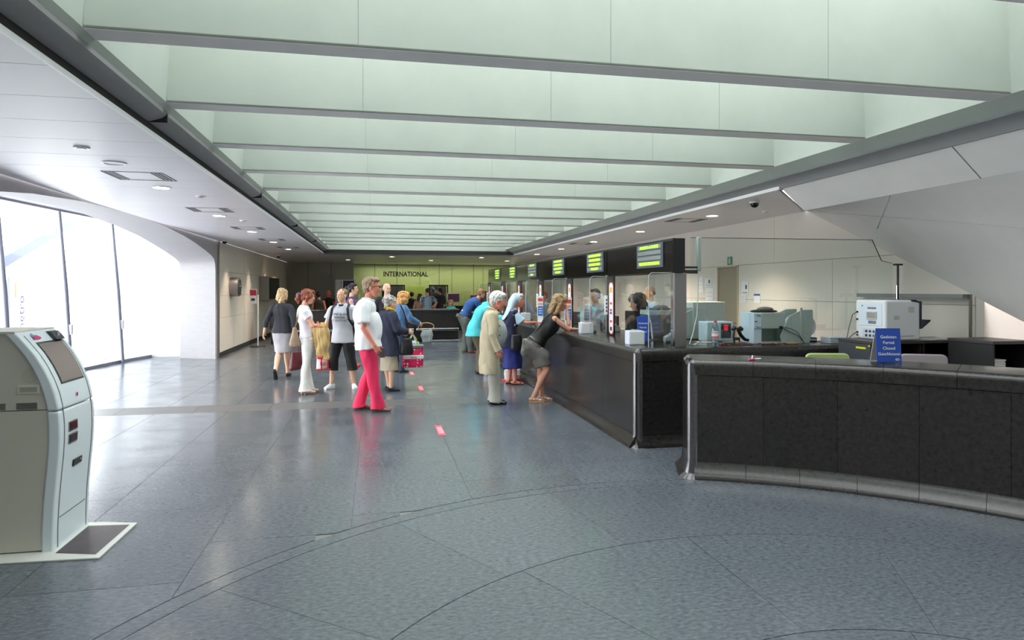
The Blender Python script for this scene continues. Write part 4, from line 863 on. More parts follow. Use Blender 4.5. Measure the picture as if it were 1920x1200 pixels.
# side details: speaker holes, recess, vents
ys_ = KY0 + .010
hl = MB()
for r_, n_ in ((0, 1), (.012, 8), (.022, 14), (.034, 20), (.044, 26)):
    for q in range(n_):
        a = 2 * PI * q / n_ + r_ * 40; hl.cyl((-2.11 + r_ * math.cos(a), ys_ + .001, 1.112 + r_ * math.sin(a)), (-2.11 + r_ * math.cos(a), ys_ - .0006, 1.112 + r_ * math.sin(a)), .0016, 6)
h_ = hl.obj('speaker_holes', M_dgrey, ki); h_['kind'] = 'stuff'
MB().box(-2.18, -2.055, ys_ - .004, ys_ + .002, 1.0, 1.055).obj('grip_frame', mat('kiosk_beige_light', (198, 196, 184), .5), ki, bevel=.003); MB().box(-2.165, -2.07, ys_ - .0055, ys_, 1.012, 1.043).obj('grip_recess', mat('kiosk_beige_dark', (158, 156, 146), .5), ki, smooth=False)
for x0 in (-2.185, -2.36):
    v_ = MB().box(x0, x0 + .115, ys_ - .002, ys_ + .002, .905, .945).obj('vent', mat('vent_grey', (120, 118, 112), .6), ki, smooth=False)
    for q in range(5): MB().box(x0 + .002, x0 + .113, ys_ - .003, ys_, .909 + q * .0075, .911 + q * .0075).obj('vent_slit', M_dgrey, v_, smooth=False)
bp_ = MB().prism([(-3.0, 4.40, 0), (-2.2, 4.505, 0), (-1.66, 4.475, 0), (-1.645, 5.09, 0), (-1.9, 5.16, 0), (-3.0, 5.2, 0)], (0, 0, .012)).obj('base_plate', mat('plate_white', (205, 206, 200), .4), ki, bevel=.003)
MB().prism([(-1.95, 4.60, .0125), (-1.70, 4.53, .0125), (-1.682, 5.05, .0125), (-1.95, 5.08, .0125)], (0, 0, .002)).obj('floor_mat', mat('mat_brown', (70, 62, 66), .5, var=.2, scale=12), bp_, smooth=False)
o = empty('round_base', (-2.29, 4.21, 0), label='edge of a round grey metal stand base at the left border', cat='stand base'); MB().loft([(0, 0, 0), (0, 0, .01), (0, 0, .02)], [.16, .16, .13], n=40).obj('plate', M_steel, o); MB().cyl((0, 0, .02), (0, 0, .9), .02).obj('post', M_steel, o)

# ================================================================== floor stickers
for k, (x, y) in enumerate(((.735, 7.77), (.735, 11.15), (.69, 13.17), (.64, 15.7), (.6, 16.9))):
    s_ = empty('floor_sticker', (x, y, .001), rz=0, label=['pinkish red floor sticker nearest the camera', 'red floor sticker second from the camera', 'red floor sticker third from the camera', 'red floor sticker fourth from the camera', 'farthest red floor sticker'][k], cat='sticker', group='red stickers in a line on the floor')
    MB().box(-.04, .04, -.28, .28, 0, .002).obj('sheet', mat('sticker_red', (232, 84, 110), .4), s_, smooth=False); text('lettering', 'DISCRETIE', .075, M_strip, s_, (0, 0, .0025), (0, 0, -R90), extr=.0003)

# ================================================================== left wall fittings
ck = empty('wall_clock', (-3.60, 18.45, 1.72), label='round steel wall clock on a deep drum', cat='clock')
MB().loft([(-.12, 0, 0), (.0, 0, 0), (.08, 0, 0), (.1, 0, 0)], [.25, .25, .25, .22], lat=(0, 1, 0), n=36).obj('drum', M_steel, ck); MB().cyl((.1, 0, 0), (.102, 0, 0), .2, 32).obj('dial', M_dgrey, ck)
MB().obox((.105, 0, .06), (1, 0, 0), (0, 1, 0), (0, 0, 1), .001, .008, .07).obj('hand', M_strip, ck, smooth=False); MB().obox((.105, .04, .02), (1, 0, 0), (0, .9, .4), (0, -.4, .9), .001, .05, .008).obj('hand', M_strip, ck, smooth=False)
o = empty('wall_plate', (-3.715, 19.45, 1.69), label='narrow dark slotted plate beside the round clock', cat='plate'); MB().box(0, .02, -.22, .22, -.2, .2).obj('plate', M_dgrey, o, smooth=False)
for q in range(7): MB().box(.018, .024, -.2, .2, -.17 + q * .05, -.15 + q * .05).obj('slot', M_steel, o, smooth=False)
cb = empty('wall_cabinet', (-3.72, 22.7, 1.3), label='grey wall cabinet with a dark screen on its room side', cat='cabinet'); MB().box(0, .30, 0, 2.4, 0, .78).obj('case', mat('cabinet_grey', (150, 144, 136), .5), cb, bevel=.01); MB().box(.30, .312, .1, 2.3, .04, .74).obj('dark_screen', M_black, cb, smooth=False); MB().box(.12, .18, -.004, 0, .35, .5).obj('keypad', M_steel, cb, smooth=False)
po = empty('poster_stand', (-3.42, 20.2, 0), label='white pole stand with a red-headed poster by the left wall', cat='poster')
MB().cyl((.08, 0, .02), (.08, 0, 1.5), .02).obj('pole', M_strip, po); MB().loft([(.08, 0, 0), (.08, 0, .03)], [.22, .2], n=24).obj('base', M_blackm, po); MB().box(-.14, .05, -.02, .0, 1.25, 1.66).obj('sheet', M_strip, po, smooth=False); MB().box(-.13, .04, -.023, -.02, 1.48, 1.64).obj('red_header', mat('poster_red', (200, 50, 80), .5), po, smooth=False); MB().box(-.1, .0, -.023, -.02, 1.33, 1.4).obj('print', M_dgrey, po, smooth=False)

# ================================================================== far office: desks, monitors, red signs
dk_ = empty('far_desk', (1.6, 26.6, 0), label='dark desk with monitors behind the far counter', cat='desk'); MB().box(0, 4.3, 0, .8, .95, 1.0).obj('desktop', M_dcab, dk_, smooth=False); MB().box(.05, 4.25, .1, .7, 0, .95).obj('body', M_blackm, dk_, smooth=False)
monitor((3.05, 26.5, 1.0), PI + .1, 'white-backed monitor showing purple behind the child', w_=.5, h_=.36, mback=M_strip, screen=mat('purple_screen', (110, 60, 110), .4)); monitor((4.35, 26.6, 1.0), PI, 'black upright monitor behind the far counter', w_=.5, h_=.5, stand=.08); mt_ = monitor((5.15, 26.6, 1.0), PI - .5, 'tilted black monitor nearest the denim-jacketed person', w_=.6, h_=.55); mt_.rotation_euler[1] = .25
o = empty('red_folder_sign', (3.95, 26.5, 1.0), label='crimson display card between the far monitors', cat='card'); MB().box(-.22, .22, 0, .02, 0, .42).obj('card', mat('crimson', (170, 50, 90), .5), o, smooth=False); MB().box(-.2, .2, -.004, 0, .02, .12).obj('print', M_strip, o, smooth=False)
o = empty('cup_tower', (4.15, 26.66, 1.0), label='small white stack of cups before the black monitor', cat='cup'); 
for q in range(3): MB().loft([(0, 0, q * .12), (0, 0, q * .12 + .1)], [.05, .06]).obj('cup', M_strip, o)

# ================================================================== PEOPLE
QUEUE = []
def queue(o, vox, sm=3, amp=0., freq=14., floor_=False):
    QUEUE.append((o, vox, sm, amp, freq, floor_)); return o
M_eye = mat('eye_white', (235, 230, 225), .3); M_iris = mat('iris', (50, 40, 35), .3); M_lip2 = mat('lips', (184, 112, 102), .5); M_brow = mat('eyebrow_brown', (96, 72, 56), .8)
class Fig:
    D = dict(P=(0, 0, .95), C=(0, 0, 1.27), N=(0, -.01, 1.475), H=(0, .02, 1.625), RE=(.235, -.03, 1.12), RW=(.25, .06, .87), LE=(-.235, -.03, 1.12), LW=(-.25, .06, .87),
             RK=(.10, .02, .5), RA=(.105, -.01, .085), LK=(-.10, .02, .5), LA=(-.105, -.01, .085))
    def __init__(s, label, loc, phi, ht=1.75, vox=.0075, skin=None, sw=.175, w=1., hip=1., belly=0., hy=0., hp=0., yaw=0., hs=1.06, female=False, rf=0., lf=0., detail=True, seated=False, legs=True, **J):
        s.root = empty('person', (loc[0], loc[1], loc[2] if len(loc) > 2 else 0), rz=-math.radians(phi), label=label, cat='person'); k = ht / 1.75; s.root.scale = (k, k, k); s.k = k
        s.phi = math.radians(phi); s.loc = V((loc[0], loc[1], loc[2] if len(loc) > 2 else 0))
        s.j = {a: V(b) for a, b in {**Fig.D, **J}.items()}; s.vox = vox; s.sw = sw; s.w = w; s.hip = hip; s.belly = belly; s.female = female
        s.skin = skin or M_skin; s.lat = V((math.cos(math.radians(yaw)), math.sin(math.radians(yaw)), 0)); s.hs = hs; s.rf, s.lf = rf, lf; s.detail = detail; s.legs = legs
        s.R = Matrix.Rotation(math.radians(-hy), 3, 'Z') @ Matrix.Rotation(math.radians(hp), 3, 'X')
        s.u = (s.j['C'] - s.j['P']).normalized(); s.fw = V((-s.lat.y, s.lat.x, 0))
        s.feet = []
        s.body()
    def w2(s, p):  # local -> world
        p = V(p) * s.k; c, n = math.cos(-s.phi), math.sin(-s.phi); return V((s.loc.x + p.x * c - p.y * n, s.loc.y + p.x * n + p.y * c, s.loc.z + p.z))
    def stations(s):
        j = s.j; P, C, N = j['P'], j['C'], j['N']; w, h = s.w, s.hip; f = s.fw
        b = s.belly
        bust = .02 if s.female else 0
        return [(P - s.u * .10, (.145 * h, .105 * h)), (P, (.165 * h, .118 * h + b * .25)), (P + (C - P) * .35 + f * b * .5, (.142 * w, .102 * w + b * .6)), (P + (C - P) * .7 + f * (b * .5 + bust), (.150 * w, .110 * w + b * .5)),
                (C + f * bust, (.163, .115 + b * .15)), (C + (N - C) * .5, (.158, .098)), (C + (N - C) * .8, (.105, .074)), (N, (.066, .062))]
    def sh(s, sd):
        j = s.j; return j['C'] + (j['N'] - j['C']) * .56 + s.lat * sd * s.sw
    def leg_pts(s, sd):
        j = s.j; Hj = j['P'] + s.lat * sd * .088 * s.hip - s.u * .03; K = j['RK' if sd > 0 else 'LK']; A = j['RA' if sd > 0 else 'LA']
        return [(Hj, .088), (Hj.lerp(K, .4), .078), (Hj.lerp(K, .85), .058), (K, .055), (K.lerp(A, .3) + s.fw * -.01, .056), (K.lerp(A, .7), .042), (A, .036)]
    def arm_pts(s, sd):
        j = s.j; S = s.sh(sd); E_ = j['RE' if sd > 0 else 'LE']; W = j['RW' if sd > 0 else 'LW']; th = .88 if s.female else 1.
        return [(S, .052 * th), (S.lerp(E_, .5), .045 * th), (E_, .038 * th), (E_.lerp(W, .3), .039 * th), (W, .026)]
    def hand(s, m, sd):
        j = s.j; W = j['RW' if sd > 0 else 'LW']; E_ = j['RE' if sd > 0 else 'LE']; d = (W - E_).normalized()
        hd = j.get('RHD' if sd > 0 else 'LHD')
        if hd is not None: d = V(hd).normalized()
        n = j.get('RPN' if sd > 0 else 'LPN'); n = V(n) if n is not None else V((-sd, 0, 0))
        n = (n - d * n.dot(d)); n = n.normalized() if n.length > .05 else V((0, 0, -1)); t = j.get('RTH' if sd > 0 else 'LTH'); 
        t = d.cross(n) if t is None else V(t) 
        t = (t - d * t.dot(d) - n * t.dot(n)); t = t.normalized() if t.length > .05 else d.cross(n)
        if ('RTH' if sd > 0 else 'LTH') not in j and t.dot(V((0, 1, .3))) < 0: t = -t
        cu = s.j.get('RCU' if sd > 0 else 'LCU'); cu = .6 if cu is None else cu[0]
        m.loft([W - d * .02, W + d * .02, W + d * .06, W + d * .09], [(.026, .022), (.034, .017), (.04, .016), (.036, .013)], lat=t, n=12)
        for off, L in ((.031, .072), (.0105, .082), (-.0105, .077), (-.031, .058)):
            b0 = W + d * .082 + t * off; b1 = b0 + (d * math.cos(cu * .5) + n * math.sin(cu * .5)) * L * .5 + t * off * .12; b2 = b1 + (d * math.cos(cu * 1.5) + n * math.sin(cu * 1.5)) * L * .5
            m.loft([b0, b1, b2], [.0088, .0082, .0072], n=8)
        b0 = W + d * .03 + t * .03; b1 = b0 + (d * .55 + t * .7 + n * .3).normalized() * .038; b2 = b1 + (d * .85 + t * .1 + n * .5).normalized() * .034
        m.loft([b0 - t * .01, b1, b2], [.013, .0105, .009], n=8)
    def body(s):
        m = MB(); st_ = s.stations()
        m.loft([p for p, r in st_], [(a * .9, b * .9) for (p, (a, b)) in st_], lat=s.lat, n=20, sub=3)
        Hc = s.j['H']; N = s.j['N']; nb = Hc + s.R @ V((0, -.02, -.05))
        m.loft([N - V((0, 0, .03)), N.lerp(nb, .5), nb], [(.066, .06), (.052, .054), (.05, .052)], lat=s.lat)
        for sd in (1, -1):
            ap_ = s.arm_pts(sd); c_ = s.j['C'] + (s.j['N'] - s.j['C']) * .55
            m.loft([c_ + s.lat * sd * .06] + [p for p, r in ap_], [.05] + [r for p, r in ap_], lat=(0, 1, .2), n=12); m.ell(ap_[0][0], .048); s.hand(m, sd)
            if s.legs:
                lp = s.leg_pts(sd); m.loft([p for p, r in lp], [r for p, r in lp], n=14, sub=3)
                f_ = s.foot(sd); m.loft([p for p, r in f_], [(a * .82, b * .8) for p, (a, b) in f_], lat=s.flat(sd), n=12); m.ell(lp[-1][0], .038)
        h = s.hs; E_ = lambda c, r: m.ell(Hc + s.R @ (V(c) * h), tuple(x * h for x in r), rot=s.R, nu=18, nv=12)
        E_((0, -.012, .03), (.075, .093, .083)); E_((0, .028, -.022), (.061, .058, .083)); E_((0, .036, -.078), (.042, .044, .034)); E_((0, .088, -.028), (.013, .02, .014)); E_((0, .082, -.005), (.009, .014, .026))
        for sd in (1, -1): E_((sd * .077, -.006, -.012), (.009, .018, .03))
        E_((0, .07, .022), (.045, .02, .012))
        o = m.obj('body', s.skin, s.root); queue(o, s.vox, 2)
        if s.detail:
            for sd in (1, -1):
                c = Hc + s.R @ (V((sd * .03, .0705, .004)) * h); e = MB().ell(c, (.0105 * h, .0095 * h, .0075 * h), rot=s.R, nu=10, nv=7).obj('eye', M_eye, s.root)
                MB().ell(c + s.R @ V((0, .0065, 0)) * h, .0045 * h, nu=8, nv=6).obj('iris', M_iris, e)
                MB().ell(Hc + s.R @ (V((sd * .031, .0835, .025)) * h), (.016, .004, .0032), rot=s.R, nu=8, nv=6).obj('eyebrow', M_brow, s.root)
            MB().ell(Hc + s.R @ (V((0, .0785, -.062)) * h), (.019, .0065, .0052), rot=s.R, nu=10, nv=7).obj('lips', M_lip2, s.root)
        s.bodyobj = o
    def flat(s, sd):
        a = math.radians(s.rf if sd > 0 else s.lf); return V((math.cos(a), -math.sin(a), 0))
    def foot(s, sd):
        A = s.j['RA' if sd > 0 else 'LA']; a = math.radians(s.rf if sd > 0 else s.lf); tp = s.j.get('RTP' if sd > 0 else 'LTP'); tp = 0. if tp is None else tp[0]  # toe pitch down
        f = V((math.sin(a) * math.cos(tp), math.cos(a) * math.cos(tp), -math.sin(tp))); upv = V((math.sin(a) * math.sin(tp), math.cos(a) * math.sin(tp), math.cos(tp)))
        base = A - upv * .085; k = .92 if s.female else 1.
        return [(base + f * x * k + upv * z, (r1, r2)) for x, z, r1, r2 in ((-.078, .036, .02, .024), (-.055, .042, .032, .038), (.0, .046, .037, .044), (.06, .04, .038, .038), (.11, .03, .045, .028), (.155, .025, .042, .022), (.185, .022, .026, .016))]
    # -------- clothing
    def hair(s, col, style='short', name='hair'):
        m = MB(); Hc = s.j['H']; h = s.hs; E_ = lambda c, r: m.ell(Hc + s.R @ (V(c) * h), tuple(x * h for x in r), rot=s.R, nu=16, nv=10)
        L_ = lambda pts, rr: m.loft([Hc + s.R @ (V(p) * h) for p in pts], rr, lat=s.R @ V((1, 0, 0)), n=12)
        if style in ('short', 'bob', 'long', 'tail', 'curly', 'bun', 'flip'):
            E_((0, -.024, .044), (.083, .094, .083)); E_((0, -.06, -.015), (.07, .048, .058))
            for sd in (1, -1): E_((sd * .07, -.02, .015), (.016, .036, .035))
        if style == 'short': E_((.02, .04, .085), (.05, .045, .028))
        if style == 'crop': E_((0, -.022, .040), (.0795, .090, .0795)); E_((0, -.055, -.005), (.07, .046, .045))
        if style == 'fringe':
            E_((0, -.07, -.01), (.066, .036, .035))
            for sd in (1, -1): E_((sd * .068, -.03, .0), (.014, .036, .025))
        if style in ('bob', 'flip'):
            for sd in (1, -1): E_((sd * .076, -.005, -.03), (.024, .055, .09)); E_((sd * .06, .05, .05), (.03, .035, .045))
            E_((0, -.072, -.05), (.085, .05, .1)); E_((0, .045, .09), (.06, .05, .03))
        if style == 'flip': E_((0, -.09, -.10), (.09, .06, .06))
        if style == 'long':
            for sd in (1, -1): L_([(sd * .06, .0, .05), (sd * .082, -.02, -.03), (sd * .085, -.05, -.13), (sd * .06, -.09, -.19)], [.03, .035, .04, .02]); E_((sd * .058, .05, .055), (.03, .035, .045))
            L_([(0, -.07, .04), (0, -.10, -.05), (0, -.12, -.14), (0, -.11, -.22)], [(.07, .04), (.09, .045), (.085, .04), (.05, .02)])
            E_((0, .045, .085), (.06, .05, .03))
        if style == 'tail':
            E_((0, .05, .075), (.06, .045, .035)); L_([(0, -.1, .04), (0, -.15, .02), (0, -.165, -.05), (0, -.14, -.12)], [.025, .035, .04, .015])
            for sd in (1, -1): E_((sd * .074, .0, -.03), (.016, .03, .07)); E_((sd * .06, .055, .03), (.024, .03, .05))
        if style == 'bun': E_((0, -.115, .03), (.05, .045, .045)); E_((0, .03, .09), (.06, .05, .03))
        if style == 'curly':
            r_ = random.Random(3)
            for k in range(46):
                a = r_.uniform(0, 2 * PI); z = r_.uniform(-.3, 1); rr = math.sqrt(max(0, 1 - z * z)); p = (.084 * rr * math.cos(a), -.026 + .094 * rr * math.sin(a), .04 + .084 * z)
                if p[1] > .045 and p[2] < .07: continue
                E_(p, (.02, .02, .02))
        o = m.obj(name, mat('hair_%d_%d_%d' % col, col, .55, var=.45, scale=45, stretch=(1, 1, .25)), s.root); queue(o, max(.007, s.vox), 1, amp=.006 if style != 'curly' else .002, freq=60); return o
    def top(s, m_, e=.018, drop=.06, sleeve=.5, name='shirt', neck=.0, flare=0., amp=.006, se=None, sl_list=(1, -1), cuff=0., hem_z=None, neckdrop=0.):
        m = MB(); st_ = s.stations(); P = s.j['P']; se = e if se is None else se
        hem = [(P - s.u * drop, (st_[1][1][0] + e + flare, st_[1][1][1] + e + flare))]
        if hem_z is not None:
            hc = V((s.j['P'].x, s.j['P'].y, hem_z)); hem = [(hc, (st_[1][1][0] + e + flare, st_[1][1][1] + e + flare)), ((hc + P) / 2, (st_[1][1][0] + e + flare * .5, st_[1][1][1] + e + flare * .5))]
        pts = hem + [(p, (a + e, b + e)) for p, (a, b) in st_[2 if (drop < -.02) else 1:6]] + [(st_[6][0], (.12, .082 + e * .4)), (st_[7][0] + V((0, 0, neck)), (.068, .066))]
        m.loft([p for p, r in pts], [r for p, r in pts], lat=s.lat, n=26, sub=4)
        for sd in sl_list:
            ap_ = s.arm_pts(sd); c_ = s.j['C'] + (s.j['N'] - s.j['C']) * .5
            P_ = [ap_[0][0], ap_[2][0], ap_[4][0]]
            if sleeve <= 0.02: continue
            pts_ = [(c_ + s.lat * sd * .07, .062 + se * .5), (P_[0], .052 + se)]
            if sleeve <= .5:
                q = P_[0].lerp(P_[1], sleeve * 2); pts_ += [(P_[0].lerp(q, .5), .05 + se + cuff * .5), (q, .048 + se + cuff)]
            else:
                q = P_[1].lerp(P_[2], (sleeve - .5) * 2); pts_ += [(P_[0].lerp(P_[1], .5), .047 + se), (P_[1], .042 + se), (P_[1].lerp(q, .5), .04 + se), (q, .034 + se + cuff)]
            m.loft([p for p, r in pts_], [r for p, r in pts_], lat=(0, 1, .2), n=14, sub=3); m.ell(P_[0] - V((0, 0, .006)), .047 + se)
        o = m.obj(name, m_, s.root); queue(o, s.vox + .001, 6, amp=amp, freq=11); return o
    def trousers(s, m_, e=.014, frac=1., flare=0., name='trousers', amp=.006, waist=.03, seat=0.):
        m = MB(); st_ = s.stations(); P, C = s.j['P'], s.j['C']
        pts = [(P - s.u * .11, (.14 * s.hip + e, .1 * s.hip + e + seat)), (P - s.u * .02, (.163 * s.hip + e, .118 * s.hip + e + seat)), (P + s.u * waist, (.15 * s.w + e,   .100 * s.w + e * .6 + s.belly * .1))]
        m.loft([p for p, r in pts], [r for p, r in pts], lat=s.lat, n=20)
        for sd in (1, -1):
            lp = s.leg_pts(sd); n_ = len(lp) - 1; K = 3 / 6
            full = [(p, r) for p, r in lp]; ext = full[-1][0] + V((0, 0, -.045)); 
            if frac >= 1: full = full[:-1] + [(full[-1][0], .045), (ext, .048)]
            else: 
                cut = frac * n_; i0 = int(cut); t_ = cut - i0; full = full[:i0 + 1] + [(full[i0][0].lerp(full[min(i0 + 1, n_)][0], t_), full[i0][1])]
            N_ = len(full); rr = [r + e + flare * max(0, (i / (N_ - 1)) - .45) / .55 for i, (p, r) in enumerate(full)]
            m.loft([p for p, r in full], rr, n=16, sub=3)
        o = m.obj(name, m_, s.root); queue(o, s.vox + .001, 2, amp=amp, freq=9, floor_=True); return o
    def skirt(s, m_, z, e=.015, hemr=(.17, .14), name='skirt', amp=.006, waist=.10, shift=0.):
        m = MB(); P = s.j['P']; k = (s.j['RK'] + s.j['LK']) / 2; a = (s.j['RA'] + s.j['LA']) / 2
        def cen(zz):
            if zz > k.z: t = (P.z - zz) / (P.z - k.z); return P.lerp(k, t)
            t = (k.z - zz) / (k.z - a.z); return k.lerp(a, t)
        pts = [(P + s.u * waist, (.145 * s.w + e, .108 * s.w + e)), (P, (.17 * s.hip + e, .125 * s.hip + e)), (P - s.u * .1, (.172 * s.hip + e, .127 * s.hip + e))]
        for t in (.4, .7, 1.): zz = P.z - .1 + (z - P.z + .1) * t; c_ = cen(zz); r0 = pts[2][1]; pts.append((c_ + V((0, shift * t, 0)), (r0[0] + (hemr[0] - r0[0]) * t, r0[1] + (hemr[1] - r0[1]) * t)))
        m.loft([p for p, r in pts], [r for p, r in pts], lat=s.lat, n=26, sub=4)
        o = m.obj(name, m_, s.root); queue(o, s.vox + .001, 2, amp=amp, freq=9); return o
    def shoes(s, m_, name='shoe', e=1.0, heel=0., sole=None):
        for sd in (1, -1):
            f_ = s.foot(sd); tp = s.j.get('RTP' if sd > 0 else 'LTP'); flat_ = tp is None
            m = MB().loft([p for p, r in f_], [(a * e, b * e) for p, (a, b) in f_], lat=s.flat(sd), n=14)
            if heel: m.cyl(f_[1][0] - V((0, 0, heel + .03)), f_[1][0] - V((0, 0, .02)), .008, 8, r1=.022)
            o = m.obj(name, m_, s.root); queue(o, .006, 2, floor_=flat_)
            if sole:
                pts = [V((p.x, p.y, .006)) for p, r in f_]; MB().loft(pts, [(a * 1.05, .010) for p, (a, b) in f_], lat=s.flat(sd), n=12).obj('sole', sole, o)
    def sandals(s, m_, sole_m):
        for sd in (1, -1):
            f_ = s.foot(sd); m = MB(); fd = (f_[-1][0] - f_[0][0]).normalized(); up = s.flat(sd).cross(fd)
            if up.z < 0: up = -up
            base = [p - up * (r[1] * .8 + .006) for p, r in f_]
            o = m.loft(base, [(a * 1.02, .010) for p, (a, b) in f_], lat=s.flat(sd), n=12).obj('sandal', sole_m, s.root)
            st = MB()
            for i_ in (2, 4):
                p, (a, b) = f_[i_]; c = []
                for q in range(9): an = PI * q / 8; c.append(p + s.flat(sd) * math.cos(an) * a * .92 + up * (math.sin(an) * b * .9 - .004))
                st.loft(c, [(.012, .003)] * 9, lat=fd, n=8)
            st.obj('strap', m_, o)
    def band(s, pts, r, m_, name, n=8):
        o = MB().loft(pts, [r] * len(pts), n=n).obj(name, m_, s.root); return o
    def glasses(s):
        m = MB(); h = s.hs; Q = lambda p: s.j['H'] + s.R @ (V(p) * h)
        for sd in (1, -1):
            c = [Q((sd * .032 + .02 * math.cos(a), .092, .006 + .014 * math.sin(a))) for a in [2 * PI * i / 12 for i in range(13)]]; m.loft(c, [.0022] * 13, n=6); m.loft([Q((sd * .052, .09, .012)), Q((sd * .072, .05, .012)), Q((sd * .08, -.005, .006))], [.0025] * 3, n=6)
        m.loft([Q((-.012, .094, .008)), Q((.012, .094, .008))], [.002] * 2, n=6); return m.obj('glasses', M_blackm, s.root)
def strap_to(b, fig, pts, m_, w_=.012):
    inv = Matrix.Rotation(-b.rotation_euler[2], 3, 'Z'); P_ = [(0, 0, -.02)] + [inv @ (fig.w2(t) - V(b.location)) for t in pts]
    return MB().loft(P_, [(w_, .004)] * len(P_), n=8, sub=4).obj('strap', m_, b)
def bag(label, loc, rz, w_, d_, h_, m_, handle=None, hh=.2, taper=.8, name='handbag', extra=None, cat='bag', hw=.5, vox=.008):
    """soft bag hanging under loc (grip point at loc)"""
    b = empty(name, loc, rz=rz, label=label, cat=cat); z1 = -hh; z0 = -hh - h_
    o = MB().loft([(0, 0, z0), (0, 0, z0 + .03), (0, 0, (z0 + z1) / 2), (0, 0, z1 - .01), (0, 0, z1)], [(w_ / 2 * .92, d_ / 2 * .8), (w_ / 2, d_ / 2), (w_ / 2 * (1 + taper) / 2, d_ / 2), (w_ / 2 * taper, d_ / 2 * .5), (w_ / 2 * taper * .9, d_ / 2 * .2)], n=24).obj('body', m_, b)
    queue(o, vox, 1, amp=.006, freq=14)
    if handle:
        for y in (-1, 1):
            q = w_ / 2 * taper * hw; MB().loft([(-q, y * d_ * .15, z1 - .02), (-q * .75, y * d_ * .15, z1 + hh * .55), (0, y * .006, 0.0), (q * .75, y * d_ * .15, z1 + hh * .55), (q, y * d_ * .15, z1 - .02)], [(.009, .005)] * 5, lat=(0, 1, 0), n=8).obj('handle', handle, b)
    return b
cloth = lambda n, c, r=.85, v=.1: mat(n, c, r, var=v, scale=8)

# 1 walking woman in a dark jacket, seen from behind
f = Fig('woman walking away in a dark cropped jacket and grey pencil skirt', (-1.72, 12.95), 8, 1.67, female=True, skin=M_skin3, sw=.165, w=.95, vox=.0075,
        RA=(.055, .22, .085), RK=(.06, .14, .5), LA=(-.05, -.26, .17), LK=(-.055, -.01, .49), LTP=(1.0, 0, 0), RE=(.25, -.07, 1.13), RW=(.27, -.0, .90), LE=(-.27, -.06, 1.14), LW=(-.33, -.02, .90), hy=0, hp=-6)
f.top(cloth('jacket_navy', (46, 48, 56)), sleeve=.8, drop=.06, e=.024, se=.016, name='jacket', cuff=.012, flare=.015); f.skirt(cloth('skirt_grey', (176, 172, 180)), .52, hemr=(.155, .15), waist=.0, e=.010); f.hair((196, 164, 122), 'bob'); f.shoes(M_blackm, heel=.0)
hb_ = f.w2((.28, .06, .79)); bag('burgundy leather handbag carried by the walking woman', hb_, .9, .36, .16, .34, mat('burgundy', (92, 34, 44), .35, var=.25, scale=14), mat('burgundy', (92, 34, 44)), hh=.26, taper=.7)
f.band([V((.262, .02, .915)) + V((.03 * math.cos(a), .03 * math.sin(a), 0)) for a in [2 * PI * i / 8 for i in range(9)]], .004, M_chrome, 'bracelet')

# 2 redhead with folded arms
f = Fig('auburn-haired woman in white tee and flared white trousers, arms folded', (-1.10, 10.93), 85, 1.66, female=True, sw=.155, w=.86, hip=.95, vox=.0075,
        P=(0, .03, .96), C=(0, -.02, 1.27), N=(0, -.01, 1.475), H=(0, .05, 1.62), RE=(.19, .13, 1.14), RW=(-.02, .22, 1.13), LE=(-.19, .13, 1.14), LW=(.03, .25, 1.11), RHD=(-1, 0, .1), LHD=(1, 0, .1), RPN=(0, -1, 0), LPN=(0, -1, 0), RTH=(0, 0, 1), LTH=(0, 0, 1), RA=(.09, .0, .10), LA=(-.09, .05, .10), hy=12, hp=-4)
f.top(cloth('tee_white', (232, 228, 236)), e=.012, sleeve=.24, drop=.02, name='tee_shirt'); f.trousers(cloth('white_trousers', (226, 224, 222)), flare=.045, e=.010, name='flared_trousers'); f.hair((136, 72, 48), 'tail'); f.shoes(mat('nude_leather', (214, 168, 146), .4), heel=.04)
f.band([V((0, -.145, .04)) * 1.06 + f.j['H'] + V((.03 * math.cos(a), 0, .03 * math.sin(a))) for a in [2 * PI * i / 8 for i in range(9)]], .009, mat('scrunchie_blue', (50, 80, 170), .7), 'hair_tie')
bj = empty('draped_jacket', f.w2((0, .24, 1.06)), rz=-math.radians(85), label='beige jacket draped over the folded arms of the auburn-haired woman', cat='jacket')
m = MB(); m.loft([(.2, .02, .02), (0, .04, .05), (-.18, .0, .02)], [(.07, .06), (.08, .07), (.06, .05)], n=14)
for x, dx, L, w_ in ((.19, .02, .40, .075), (.08, .09, .46, .05), (.1, -.03, .30, .07), (-.1, .03, .28, .07)): m.loft([(x, dx, .04), (x * 1.02, dx + .01, -.12), (x * 1.0, dx + .0, -L)], [(.03, w_), (.035, w_), (.03, w_ * .85)], lat=(1, 0, 0), n=12)
queue(m.obj('cloth', cloth('jacket_beige', (204, 172, 116)), bj), .009, 2, amp=.014, freq=13)
sb = bag('small taupe shoulder bag hanging at the back of the auburn-haired woman', f.w2((.10, -.16, 1.12)), .2, .17, .10, .30, cloth('taupe_bag', (168, 144, 122)), hh=.0, taper=.4)
MB().loft([(0, 0, -.02), (.03, -.02, .10), (.06, .0, .25), (.09, .05, .33)], [(.012, .004)] * 4, n=8).obj('strap', cloth('taupe_strap', (140, 112, 84)), sb)

